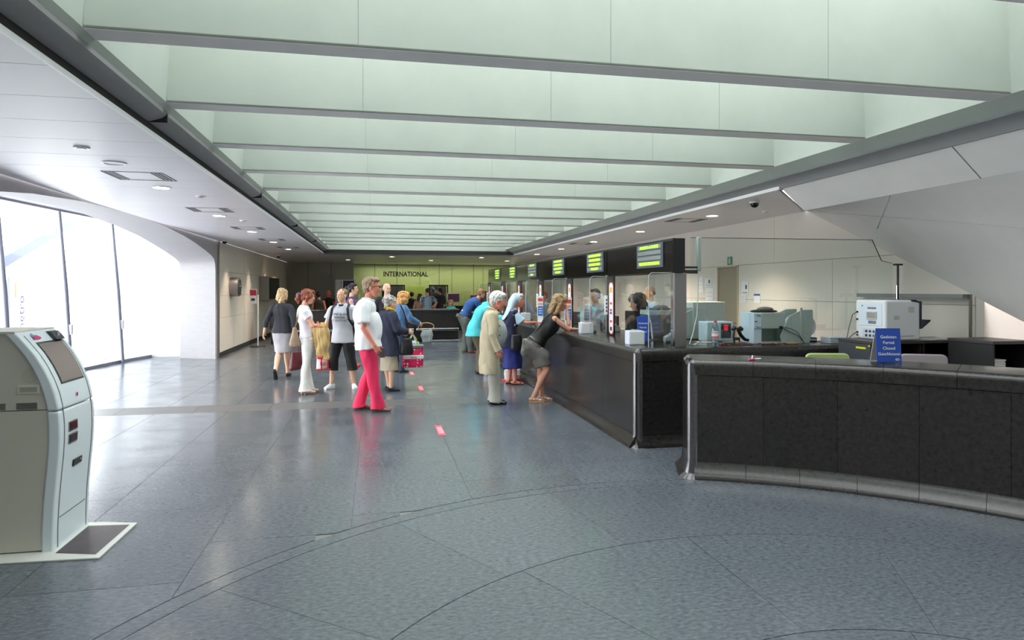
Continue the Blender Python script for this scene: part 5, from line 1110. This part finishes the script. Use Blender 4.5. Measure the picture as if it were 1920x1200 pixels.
# 3 man with backpack and cropped black trousers
f = Fig('close-cropped man in a pale grey lettered polo and black three-quarter trousers', (-.55, 11.42), 196, 1.67, sw=.185, w=1.06, vox=.0075, skin=M_skin3,
        RA=(.19, .02, .085), LA=(-.20, -.02, .085), RK=(.15, .04, .5), LK=(-.16, .03, .5), RE=(.29, -.01, 1.13), RW=(.285, .08, .90), LE=(-.27, -.02, 1.12), LW=(-.28, .06, .88), hy=30, rf=15, lf=-25)
po_ = f.top(cloth('polo_grey', (206, 210, 224)), sleeve=.33, drop=.15, name='polo_shirt', e=.024, cuff=.012, flare=.012); f.trousers(M_blackm, frac=.72, e=.026, name='cropped_trousers', flare=.01); f.hair((132, 104, 78), 'crop'); f.shoes(mat('sneaker_white', (228, 230, 236), .5), e=1.12, name='sneaker', sole=M_strip)
for i_, (tx, z, sz) in enumerate((('SIGMA BLANC', 1.30, .052), ('MARINA', 1.245, .05), ('ST. FLATFORT', 1.19, .044))): text('lettering', tx, sz * 1.15, M_blackm, po_, (0, .156 + .004 * i_, z), (R90, 0, PI), extr=.002, sx=.9)
MB().ell((0, .045, 1.452), (.07, .05, .022)).obj('undershirt', M_blackm, f.root)
cl_ = MB()
for sd in (1, -1): cl_.loft([(sd * .07, .0, 1.485), (sd * .06, .07, 1.455), (sd * .03, .10, 1.42)], [(.02, .008)] * 3, n=8)
cl_.obj('collar', cloth('polo_grey', (206, 210, 224)), f.root)
bpk = empty('backpack', f.w2((0.03, -.20, 1.12)), rz=-math.radians(196), label='black backpack worn by the man in the lettered polo', cat='backpack')
o = MB().loft([(0, 0, -.24), (0, -.02, -.1), (0, -.02, .1), (0, 0, .24)], [(.15, .08), (.19, .11), (.18, .10), (.12, .06)], n=20).obj('body', M_blackm, bpk); queue(o, .01, 2, amp=.005)
for sd in (1, -1): MB().loft([(sd * .11 - .03, .09, .26), (sd * .12 - .03, .20, .34), (sd * .13 - .03, .325, .27), (sd * .155 - .03, .345, .1), (sd * .20 - .03, .25, -.02), (sd * .235 - .03, .12, -.08)], [(.022, .006)] * 6, n=8).obj('strap', M_blackm, bpk)
MB().box(-.1, .1, -.13, -.11, -.12, .08).obj('pocket', M_dgrey, bpk, bevel=.01)
lb = bag('red and white cooler bag held by the man in the lettered polo', f.w2((.30, .11, .83)), .25, .22, .15, .20, mat('bag_white', (226, 222, 224), .5), mat('bag_red', (206, 30, 50), .5), hh=.26, taper=.98, hw=.7, name='cooler_bag')
MB().box(-.112, .112, -.07, .07, -.285, -.255).obj('red_lid', MATS['bag_red'], lb, bevel=.01); MB().box(-.115, .115, -.078, .078, -.47, -.45).obj('red_trim', MATS['bag_red'], lb, bevel=.01)
for x in (-.06, .05): MB().box(x, x + .02, -.085, -.078, -.46, -.27).obj('red_strap', MATS['bag_red'], lb, smooth=False)
text('lettering', 'RB', .09, MATS['bag_red'], lb, (-.02, -.083, -.365), (R90, 0, 0))

# 4 woman with dark bun behind him
f = Fig('woman with a dark bun in a purple sleeveless top, facing right behind the polo man', (-.50, 14.6), 95, 1.78, female=True, vox=.010, skin=M_skin3, RE=(.2, .06, 1.16), RW=(.16, .22, 1.0), LE=(-.2, .05, 1.16), LW=(-.12, .25, 1.05), hp=2, sw=.17)
f.top(cloth('purple_top', (88, 66, 110)), sleeve=.02, drop=.05, name='sleeveless_top'); f.trousers(M_blackm, frac=.62, name='shorts'); f.hair((30, 26, 30), 'bun'); f.shoes(mat('red_shoe', (206, 60, 66), .5))

# 5 man in pink trousers
f = Fig('grey-haired man with glasses in a white polo and bright pink trousers', (-.07, 9.22), 97, 1.82, vox=.0070, skin=M_skin2, sw=.19, w=1.14, hip=1.06, belly=.05, hs=1.14,
        P=(0, -.04, .93), C=(0, -.075, 1.27), N=(0, -.03, 1.475), H=(0, .02, 1.615), RE=(.255, -.06, 1.10), RW=(.235, .08, .87), LE=(-.24, -.05, 1.12), LW=(-.22, .02, .88), RA=(.09, .09, .085), RK=(.10, .04, .49), LA=(-.1, -.15, .085), LK=(-.1, -.04, .49), hy=4, rf=6, RCU=(1.0, 0, 0), RHD=(-.15, .5, -.8), RPN=(-1, 0, 0))
sh_ = f.top(cloth('polo_white', (236, 238, 244), v=.02), sleeve=.40, drop=.11, se=.022, name='polo_shirt', e=.026, cuff=.018, flare=.01, amp=.008)
f.trousers(cloth('pink_cotton', (226, 44, 92), .8, .12), e=.028, flare=.022, amp=.012, seat=.015); f.hair((148, 122, 100), 'short'); f.shoes(mat('brown_leather', (104, 70, 58), .35)); f.glasses()
m = MB(); 
for sd in (1, -1): m.loft([(sd * .062, -.06, 1.475), (sd * .064, -.01, 1.472), (sd * .045, .045, 1.44)], [(.024, .008)] * 3, n=8)
m.loft([(.062, -.06, 1.475), (0, -.098, 1.48), (-.062, -.06, 1.475)], [(.024, .008)] * 3, n=8); m.obj('collar', cloth('polo_white', (236, 238, 244)), f.root)
ph = f.w2((.20, .17, .775)); o = empty('phone', ph, rz=.1, label='dark phone in the hand of the man in pink trousers', cat='phone'); MB().obox((0, 0, 0), (1, .0, 0), (0, 1, 0), (0, .3, 1), .035, .006, .065).obj('case', mat('phone_brown', (60, 42, 44), .3), o, bevel=.004)

# 6 elderly woman in navy coat
f = Fig('grey-curled elderly woman in a navy coat, yellow scarf and beige skirt', (.20, 10.96), 62, 1.56, female=True, vox=.0075, w=1.12, hip=1.08, sw=.175, hs=1.2, skin=M_skin3,
        H=(0, .05, 1.60), N=(0, .0, 1.465), C=(0, -.03, 1.26), RE=(.26, .05, 1.13), RW=(.24, .27, 1.08), LE=(-.22, .12, 1.13), LW=(-.05, .30, 1.05), RA=(.08, .0, .085), LA=(-.08, .05, .085), rf=25, lf=25, hy=8)
f.top(cloth('navy_coat', (40, 44, 66)), sleeve=.96, hem_z=.66, flare=.035, e=.035, name='coat', amp=.01); f.skirt(cloth('pleated_beige', (186, 172, 152)), .38, hemr=(.185, .16), e=.004, waist=-.03); f.hair((170, 162, 158), 'curly'); f.shoes(mat('navy_canvas', (34, 36, 54), .7), name='slip_on_shoe')
m = MB(); m.loft([(.085 * math.cos(a), .02 + .085 * math.sin(a), 1.495 - .03 * math.sin(a)) for a in [2 * PI * i / 12 for i in range(13)]], [.02] * 13, n=8); m.loft([(.06, .08, 1.46), (.10, .13, 1.36), (.12, .15, 1.28)], [.018, .012, .008], n=8); m.obj('scarf', cloth('yellow_scarf', (222, 186, 60)), f.root)
sb = bag('black shoulder bag at the side of the woman in the navy coat', f.w2((.22, .25, .98)), .6, .26, .13, .26, mat('black_leather', (26, 26, 30), .4), hh=.02, taper=.8)
MB().loft([(.05, 0, -.03), (.02, 0, .2), (-.06, 0, .42), (-.12, .0, .52)], [(.012, .004)] * 4, n=8).obj('strap', M_blackm, sb)
pk = bag('pink polka-dot carrier bag with lime green handles in front of the navy coat', f.w2((.02, .50, 1.03)), .15, .36, .14, .36, dots('polka_dots', (228, 30, 92), (240, 225, 235)), mat('lime_handle', (170, 220, 30), .5), hh=.20, taper=1.0, hw=.45, name='carrier_bag')
MB().box(-.17, .17, -.075, .075, -.42, -.36).obj('white_stripe', M_strip, pk, bevel=.006); MB().box(-.178, .178, -.06, .06, -.24, -.19).obj('grey_top_band', M_steel, pk, bevel=.01)
text('lettering', 'love', .06, M_blackm, pk, (0, -.078, -.39), (R90, 0, 0))
wb = bag('crumpled white and black plastic bag behind the polka-dot bag', f.w2((-.12, .58, 1.00)), .3, .30, .16, .32, mat('plastic_white', (206, 210, 214), .4, var=.5, scale=10), M_strip, hh=.12, taper=.8, hw=.4, name='plastic_bag')

# 7 bald man, 8 denim-jacket woman
f = Fig('bald man in a black jacket and pale shirt standing behind the elderly woman', (.24, 15.27), 175, 1.79, vox=.011, hy=-20, skin=M_skin3, hs=1.12); f.top(cloth('black_jacket', (34, 36, 46)), sleeve=.97, drop=.1, name='jacket', e=.03); f.trousers(M_dgrey, e=.02); f.shoes(M_blackm); f.hair((200, 196, 190), 'fringe')
MB().loft([(0, .07, 1.28), (0, .085, 1.40), (0, .06, 1.48)], [(.02, .06), (.05, .05), (.07, .02)], n=12).obj('shirt_front', M_wpaper, f.root)
f = Fig('strawberry-blonde woman in a blue denim jacket holding out a tan-handled bag', (.46, 13.4), 60, 1.63, vox=.010, female=True, hs=1.2, RE=(.25, .12, 1.16), RW=(.2, .36, 1.04), LE=(-.2, .1, 1.14), LW=(-.1, .3, 1.08), P=(0, -.02, .95), N=(0, .04, 1.46), H=(0, .1, 1.59))
f.top(cloth('denim', (82, 116, 160), v=.25), sleeve=.95, drop=.06, name='denim_jacket', e=.028); f.trousers(cloth('dark_jeans', (44, 52, 74))); f.hair((208, 152, 92), 'bob'); f.shoes(M_dgrey)
th = empty('cane_handle_bag', f.w2((.2, .45, .99)), rz=.3, label='round tan handle and slack bag held out by the denim-jacket woman', cat='bag'); MB().loft([(.17 * math.cos(a) + .08, 0, .075 * math.sin(a) - .02) for a in [2 * PI * i / 20 for i in range(21)]], [.010] * 21, n=8).obj('handle', mat('cane', (196, 160, 110), .5), th)
queue(MB().loft([(.1, 0, -.09), (.1, 0, -.2), (.1, 0, -.34)], [(.1, .02), (.13, .05), (.1, .05)], n=16).obj('body', mat('plastic_grey', (160, 164, 166), .5), th), .01, 1, amp=.008)

# 9 man in trench coat
f = Fig('white-haired stout man in a beige trench coat facing the counter', (1.66, 9.45), 100, 1.62, vox=.0072, skin=M_skin2, belly=.10, w=1.2, hip=1.1, sw=.175, hs=1.28,
        P=(0, -.02, .95), C=(0, -.035, 1.27), N=(0, .0, 1.47), H=(0, .085, 1.60), RE=(.27, -.02, 1.09), RW=(.25, .07, .86), LE=(-.24, .0, 1.12), LW=(-.22, .02, .90), RA=(.09, .03, .085), LA=(-.09, .0, .085), hp=-10, hy=5)
f.trousers(cloth('grey_trousers', (178, 174, 164)), e=.026, flare=.02, amp=.008); f.shoes(mat('black_shoe', (24, 26, 36), .25), e=1.05)
f.top(plaid('check_shirt', (196, 198, 196), (150, 156, 160), (120, 128, 140), scale=26, w1=.2, w2=.12), sleeve=.1, drop=.02, name='check_shirt', e=.006, amp=.003)
# coat: open shell hanging from the shoulders, cut away in front
m = MB(); st_ = f.stations(); ring = []
levels = [(1.475, .10, .10, -.02), (1.42, .19, .135, -.03), (1.30, .215, .16, -.045), (1.12, .225, .17, -.06), (.95, .23, .175, -.06), (.78, .24, .175, -.07), (.62, .25, .175, -.08), (.47, .255, .17, -.085)]
A0, A1, n_ = math.radians(38), math.radians(-218), 30
for z, a, b, cy in levels:
    for off in (0, .02):
        ring.append([V(((a - off) * math.cos(A0 + (A1 - A0) * i / n_), cy + .03 + (b - off) * math.sin(A0 + (A1 - A0) * i / n_) * (1.0 if math.sin(A0 + (A1 - A0) * i / n_) > 0 else 1), z)) for i in range(n_ + 1)])
vs = [p for r in ring for p in r]; N1 = n_ + 1; fs = []; LV = len(levels)
for l_ in range(LV - 1):
    for i in range(n_):
        o_, p_ = 2 * l_ * N1, 2 * (l_ + 1) * N1; fs.append((o_ + i, o_ + i + 1, p_ + i + 1, p_ + i)); o_ += N1; p_ += N1; fs.append((o_ + i + 1, o_ + i, p_ + i, p_ + i + 1))
    for i in (0, n_): o_, p_ = 2 * l_ * N1 + i, 2 * (l_ + 1) * N1 + i; fs.append((o_, o_ + N1, p_ + N1, p_) if i == 0 else (o_ + N1, o_, p_, p_ + N1))
for l_ in (0, LV - 1):
    for i in range(n_): o_ = 2 * l_ * N1 + i; fs.append((o_, o_ + 1, o_ + N1 + 1, o_ + N1) if l_ else (o_ + 1, o_, o_ + N1, o_ + N1 + 1))
m.add(vs, fs)
for sd in (1, -1):
    ap_ = f.arm_pts(sd); m.loft([V((sd * .12, -.01, 1.41))] + [ap_[0][0], ap_[0][0].lerp(ap_[2][0], .5), ap_[2][0], ap_[2][0].lerp(ap_[4][0], .5), ap_[4][0] + V((0, .02, -.02))], [.075, .085, .078, .072, .066, .062], lat=(0, 1, .2), n=16); m.ell(ap_[0][0], .08)
o = m.obj('trench_coat', cloth('trench', (198, 184, 158), v=.08), f.root); queue(o, .0085, 2, amp=.013, freq=9)
m = MB()
for sd in (1, -1): m.loft([(sd * .0, -.10, 1.50), (sd * .075, -.07, 1.505), (sd * .095, .01, 1.485), (sd * .08, .09, 1.42)], [(.028, .010)] * 4, n=8)
m.obj('collar', cloth('trench', (198, 184, 158)), f.root)
for z in (1.22, 1.08): MB().cyl((.168, .10, z), (.176, .106, z), .011, 12).obj('button', mat('horn_button', (120, 90, 60), .4), f.root)
f.hair((214, 212, 210), 'short')

# 10 nun
f = Fig('nun in a pale blue veil, navy tunic and blue skirt', (2.33, 11.32), 88, 1.60, vox=.0075, female=True, w=1.12, hip=1.08, skin=M_skin2, hs=1.2,
        P=(0, -.07, .94), C=(0, -.04, 1.26), N=(0, .04, 1.455), H=(0, .12, 1.59), RE=(.23, .16, 1.17), RW=(.16, .42, 1.18), LE=(-.23, .14, 1.17), LW=(-.14, .38, 1.16), RA=(.09, .03, .085), LA=(-.08, -.04, .085), RPN=(0, 0, -1), LPN=(0, 0, -1), hp=0, rf=10)
f.top(cloth('blouse_blue', (186, 212, 236)), sleeve=.42, drop=0., name='blouse', e=.014, cuff=.02); f.top(cloth('tunic_navy', (38, 42, 72)), sleeve=.06, hem_z=.70, flare=.02, e=.028, name='tunic', amp=.008, se=.012); f.skirt(cloth('skirt_blue', (48, 54, 130)), .30, hemr=(.21, .19), e=.022, amp=.014)
f.hair((196, 198, 206), 'short', name='hair')
m = MB(); Hc = f.j['H']; m.ell(Hc + V((0, -.035, .045)), (.105, .105, .105)); m.loft([Hc + V((0, -.06, .06)), Hc + V((0, -.12, -.02)), Hc + V((0, -.17, -.14)), Hc + V((0, -.24, -.26)), Hc + V((0, -.31, -.36))], [(.10, .08), (.12, .07), (.13, .05), (.13, .03), (.10, .015)], n=20)
queue(m.obj('veil', cloth('veil_blue', (190, 210, 226), v=.04), f.root), .008, 2, amp=.006, freq=10); f.sandals(M_blackm, M_blackm)
sb = bag('black bag with a strap and silver buckle hanging on the nun', f.w2((.26, .02, .96)), .1, .20, .12, .26, mat('black_leather', (26, 26, 30), .4), hh=.0, taper=.9); MB().loft([(0, -.0, -.02), (-.02, -.02, .15), (-.06, -.03, .38)], [(.014, .004)] * 3, n=8).obj('strap', M_blackm, sb); MB().box(-.05, -.02, -.045, -.03, .15, .18).obj('buckle', M_chrome, sb, bevel=.003)
bg2 = bag('low red and white shopping bag on the floor beside the nun', (2.45, 11.75, .42), .3, .34, .2, .20, mat('bag_white', (226, 222, 224), .5), mat('bag_red', (206, 30, 50), .5), hh=.12, taper=1., name='shopping_bag'); MB().box(-.175, .175, -.1, .1, -.33, -.30).obj('red_base', MATS['bag_red'], bg2, bevel=.006)
bg2.location = (2.42, 11.75, .33)
bg3 = bag('white carrier bag with an orange top on the floor behind the trench coat man', (2.18, 12.6, .34), .1, .30, .2, .22, mat('bag_white2', (222, 222, 226), .5), mat('bag_orange', (226, 110, 50), .5), hh=.10, taper=1., name='shopping_bag'); MB().box(-.155, .155, -.09, .09, -.16, -.10).obj('orange_band', MATS['bag_orange'], bg3, bevel=.006)
bg3.location = (2.18, 12.6, .325)

# 11 woman leaning on the counter
f = Fig('blonde woman in black sleeveless top and ruched grey skirt leaning on the counter', (2.33, 9.52), 97, 1.64, vox=.0070, female=True, hs=1.14, w=.95, hip=1.04, sw=.165,
        P=(0, .0, .94), C=(0, .19, 1.19), N=(0, .32, 1.395), H=(0, .37, 1.55), RE=(.14, .50, 1.13), RW=(.08, .475, 1.42), LE=(-.14, .50, 1.12), LW=(-.02, .62, 1.13), RHD=(-.1, -.1, 1), RPN=(0, -1, .2), LPN=(0, 0, -1), RTH=(-1, 0, 0), RK=(.09, .14, .50), RA=(.08, -.06, .085), LK=(-.02, .07, .50), LA=(-.03, .08, .085), hp=-8, hy=-8, RCU=(1.1, 0, 0))
f.top(M_blackm, sleeve=.02, drop=.03, name='sleeveless_top', e=.026); f.skirt(cloth('ruched_grey', (120, 114, 114), v=.06), .56, hemr=(.145, .13), e=.018, amp=.009, waist=.0)
f.hair((156, 126, 90), 'long'); f.sandals(mat('pale_blue_strap', (196, 226, 236), .4), mat('cork', (196, 158, 118), .7))
cb_ = bag('grey-green camouflage bag hanging behind the leaning woman', f.w2((-.02, -.17, .98)), .1, .16, .13, .24, mat('camouflage', (150, 152, 136), .8, var=.6, scale=24, detail=2), hh=.0, taper=.6, name='camouflage_bag'); strap_to(cb_, f, [(.06, -.0, 1.12), (.13, .14, 1.33), (.12, .24, 1.41)], M_dgrey, .009)

# 12 denim-jacketed person leaning far along the counter, 13 cyan hooded
f = Fig('person in blue denim jacket and baggy grey trousers bending over the counter', (2.36, 17.2), 82, 1.72, vox=.010, P=(0, -.12, .97), C=(0, .06, 1.27), N=(0, .26, 1.44), H=(0, .37, 1.57), RE=(.2, .32, 1.12), RW=(.12, .5, 1.10), LE=(-.2, .3, 1.12), LW=(-.1, .52, 1.10), hp=-10, RA=(.09, .06, .085), LA=(-.1, -.06, .085))
f.top(cloth('denim_bright', (48, 88, 150), v=.3), sleeve=.95, drop=-.02, name='denim_jacket', e=.026); f.trousers(cloth('baggy_grey', (98, 102, 98)), e=.055, flare=-.02, name='baggy_trousers', amp=.016, seat=.03); f.hair((150, 112, 78), 'short'); f.shoes(mat('red_sandal', (170, 86, 80), .5))
MB().loft([f.j['P'] + f.u * .1, f.j['P'] + f.u * .14], [(.165, .13), (.16, .125)], n=20).obj('white_waistband', M_wpaper, f.root)
f = Fig('person in a bright cyan hooded top behind the trench coat man', (2.0, 12.9), 92, 1.66, vox=.010, hs=1.1, P=(0, -.1, .95), C=(0, .04, 1.25), N=(0, .2, 1.42), H=(0, .30, 1.545), RE=(.22, .3, 1.15), RW=(.14, .56, 1.12), LE=(-.2, .3, 1.15), LW=(-.1, .56, 1.12), hp=-8)
f.top(cloth('cyan_fleece', (90, 208, 222)), sleeve=.93, hem_z=.78, flare=.05, name='hooded_top', e=.035); f.trousers(cloth('olive_trousers', (108, 100, 78)), e=.02); f.hair((122, 92, 66), 'short'); f.shoes(M_dgrey)
queue(MB().loft([f.j['N'] + V((0, -.14, -.06)), f.j['N'] + V((0, -.10, .0)), f.j['N'] + V((0, -.02, .03))], [(.12, .05), (.14, .07), (.12, .05)], n=16).obj('hood', cloth('cyan_fleece', (90, 208, 222)), f.root), .01, 2)

# far group behind the far counter
f = Fig('man in a blue plaid shirt, hand on hip, behind the far counter', (1.86, 24.6), 345, 1.70, vox=.012, sw=.2, w=1.1, hs=1.08, LE=(-.26, 0, 1.15), LW=(-.26, .2, 1.05), RE=(.36, -.06, 1.20), RW=(.20, -.02, 1.02), hy=-25); f.top(plaid('plaid_blue', (190, 220, 238), (44, 56, 76), (110, 150, 190), scale=11, w1=.3, w2=.3), sleeve=.36, drop=.08, e=.024, amp=.003, cuff=.01); f.trousers(cloth('dark_jeans', (44, 52, 74))); f.hair((62, 50, 44), 'crop'); f.shoes(M_blackm)
f = Fig('dark-haired man in a dark shirt just right of the plaid shirt man', (2.38, 25.3), 320, 1.72, vox=.012, hy=-25, hs=1.05); f.top(cloth('shirt_dark', (46, 46, 56)), sleeve=.5, e=.022); f.trousers(M_dgrey); f.hair((38, 32, 30), 'short'); f.shoes(M_blackm)
f = Fig('small blond child in a turquoise top behind the far counter', (2.62, 23.6), 200, 1.26, vox=.010, hs=1.45, female=True); f.top(cloth('turquoise', (60, 214, 214)), sleeve=.3, name='tee_shirt'); f.trousers(M_dgrey); f.hair((176, 148, 108), 'long'); f.shoes(M_strip)
f = Fig('dark-haired woman in black seen from behind before the lime panel', (1.36, 25.9), 355, 1.56, vox=.012, female=True, hs=1.05); f.top(M_blackm, sleeve=.6); f.trousers(M_dgrey); f.hair((52, 38, 34), 'bun'); f.shoes(M_blackm)
f = Fig('long-haired woman in a taupe top beside the plaid shirt man', (1.62, 25.2), 10, 1.50, vox=.012, female=True, hs=1.05); f.top(cloth('taupe_top', (168, 138, 122)), sleeve=.8); f.trousers(M_dgrey); f.hair((84, 44, 34), 'long'); f.shoes(M_blackm)
f = Fig('dark-haired woman in an orange camisole seen from behind at the far left', (-1.83, 22.5), 5, 1.58, vox=.011, female=True, skin=mat('skin_warm', (224, 136, 96), .5), hs=1.05); f.top(cloth('dark_cami', (66, 56, 52)), sleeve=.0, drop=.05, name='camisole'); f.trousers(M_dgrey); f.hair((34, 26, 24), 'bun'); f.shoes(M_blackm)
f = Fig('red-faced balding man in a dark vest at the far left', (-1.62, 23.9), 190, 1.62, vox=.011, skin=mat('skin_flushed', (214, 96, 74), .5), hs=1.15, RE=(.25, .1, 1.2), RW=(.2, .3, 1.15), LE=(-.25, .1, 1.2), LW=(-.2, .3, 1.15)); f.top(M_blackm, sleeve=.2, name='vest'); f.trousers(M_dgrey); f.shoes(M_blackm); f.hair((110, 70, 56), 'fringe')

# clerks behind the glass
f = Fig('clerk with dark bobbed hair and orange collar at the nearest window', (3.93, 8.9), 262, 1.69, vox=.008, female=True, hs=1.22, C=(0, .05, 1.24), N=(0, .20, 1.41), H=(0, .30, 1.51), P=(0, -.04, .93), RE=(.24, .18, 1.12), RW=(.14, .38, 1.04), LE=(-.24, .18, 1.12), LW=(-.1, .38, 1.04), hp=-8, hy=5)
f.top(cloth('clerk_black', (52, 44, 46)), sleeve=.3, e=.022); f.trousers(M_blackm); f.hair((60, 46, 42), 'bob'); f.shoes(M_blackm)
MB().loft([f.j['N'] + V((.095 * math.cos(a), .01 + .09 * math.sin(a), -.01 - .03 * math.sin(a))) for a in [2 * PI * i / 14 for i in range(15)]], [.02] * 15, n=8).obj('orange_scarf', mat('orange_scarf', (236, 96, 50), .7), f.root)
f = Fig('balding clerk in a pale blue shirt standing further back in the ticket office', (4.85, 11.2), 262, 1.72, vox=.010, skin=M_skin3, hs=1.1, hy=0); f.top(cloth('clerk_shirt', (196, 210, 222)), sleeve=.5, e=.03); f.trousers(M_dgrey); f.hair((96, 78, 68), 'fringe'); f.shoes(M_blackm)
f = Fig('dark-haired clerk in a striped pale shirt behind the second ticket window', (4.0, 11.75), 235, 1.66, vox=.010, hs=1.12, hy=0); f.top(cloth('clerk_stripe', (180, 178, 184)), sleeve=.9, e=.026); f.trousers(M_dgrey); f.hair((74, 58, 48), 'short'); f.shoes(M_blackm); MB().obox((0, .155, 1.30), (1, 0, 0), (0, 1, 0), (0, 0, 1), .02, .008, .12).obj('red_tie', M_red, f.root, bevel=.003)
f = Fig('clerk in a teal blue shirt behind the fourth ticket window', (4.0, 15.6), 250, 1.60, vox=.012, hs=1.1); f.top(cloth('clerk_teal', (110, 160, 180)), sleeve=.6, e=.026); f.trousers(M_dgrey); f.hair((70, 56, 46), 'crop'); f.shoes(M_blackm)

# ------------------------------------------------------------------ realise the queued surfaces
for o, vx, sm, amp, fr, fl_ in QUEUE:
    r = o.modifiers.new('r', 'REMESH'); r.mode = 'VOXEL'; r.voxel_size = vx; r.use_smooth_shade = True
    if sm: q = o.modifiers.new('s', 'SMOOTH'); q.iterations = sm; q.factor = .5
dg = bpy.context.evaluated_depsgraph_get(); new = [bpy.data.meshes.new_from_object(q[0].evaluated_get(dg)) for q in QUEUE]
import numpy as np
for (o, vx, sm, amp, fr, fl_), me in zip(QUEUE, new):
    o.modifiers.clear(); old = o.data; me.name = old.name; ms = list(old.materials); o.data = me; me.materials.clear()
    for q in ms: me.materials.append(q)
    n = len(me.vertices)
    if n == 0: continue
    co = np.empty(n * 3, 'f'); me.vertices.foreach_get('co', co); co = co.reshape(-1, 3)
    if amp:
        no = np.empty(n * 3, 'f'); me.vertices.foreach_get('normal', no); no = no.reshape(-1, 3)
        d = np.zeros(n, 'f'); rs = np.random.RandomState(n % 9973)
        for q in range(7):      # sum of warped sines: soft folds
            k = rs.normal(size=3) * fr * (.8 + .5 * q) * np.array([1, 1, .45]); d += np.sin(co @ k + rs.uniform(0, 6) + 1.3 * np.sin(co @ (rs.normal(size=3) * fr * .5))) / (1 + .4 * q)
        co += no * (d * amp * .75)[:, None]
    if fl_: co[:, 2] = np.maximum(co[:, 2], .004)
    me.vertices.foreach_set('co', co.astype('f').ravel()); me.update(); me.shade_smooth()
# tuck inner layers under the garment worn over them
from mathutils.bvhtree import BVHTree
RANK = dict(body=0, trousers=1, flared_trousers=1, cropped_trousers=1, baggy_trousers=1, shorts=1, skirt=1, shirt=2, tee_shirt=2, blouse=2, check_shirt=2, sleeveless_top=2, camisole=2, polo_shirt=2, hooded_top=2, vest=2, tunic=3, jacket=3, denim_jacket=3, coat=3, trench_coat=3)
byroot = {}
for o, *_ in QUEUE:
    nm = o.name.split('.')[0]
    if o.parent and nm in RANK: byroot.setdefault(o.parent.name, []).append((RANK[nm], o))
for L_ in byroot.values():
    L_.sort(key=lambda t: t[0])
    for i, (ro, outer) in enumerate(L_):
        if ro == 0: continue
        me = outer.data; bv = BVHTree.FromPolygons([v.co for v in me.vertices], [p.vertices for p in me.polygons])
        for rk, inner in L_:
            if rk >= ro: continue
            lim = .012 if rk == 0 else (.05 if not outer.name.startswith('trench') else .02)
            for v in inner.data.vertices:
                h_, nn, _, d = bv.find_nearest(v.co, lim)
                if h_ is None or abs(nn.z) > .55: continue
                dv = v.co - h_; s_ = dv.dot(nn)
                if s_ > 0 and (d < 1e-4 or s_ / d > .93) or (s_ <= 0 and d < .004): v.co = h_ - nn * .005
            inner.data.update()
print('QUEUE tris', sum(len(q.polygons) * 2 for q in new))
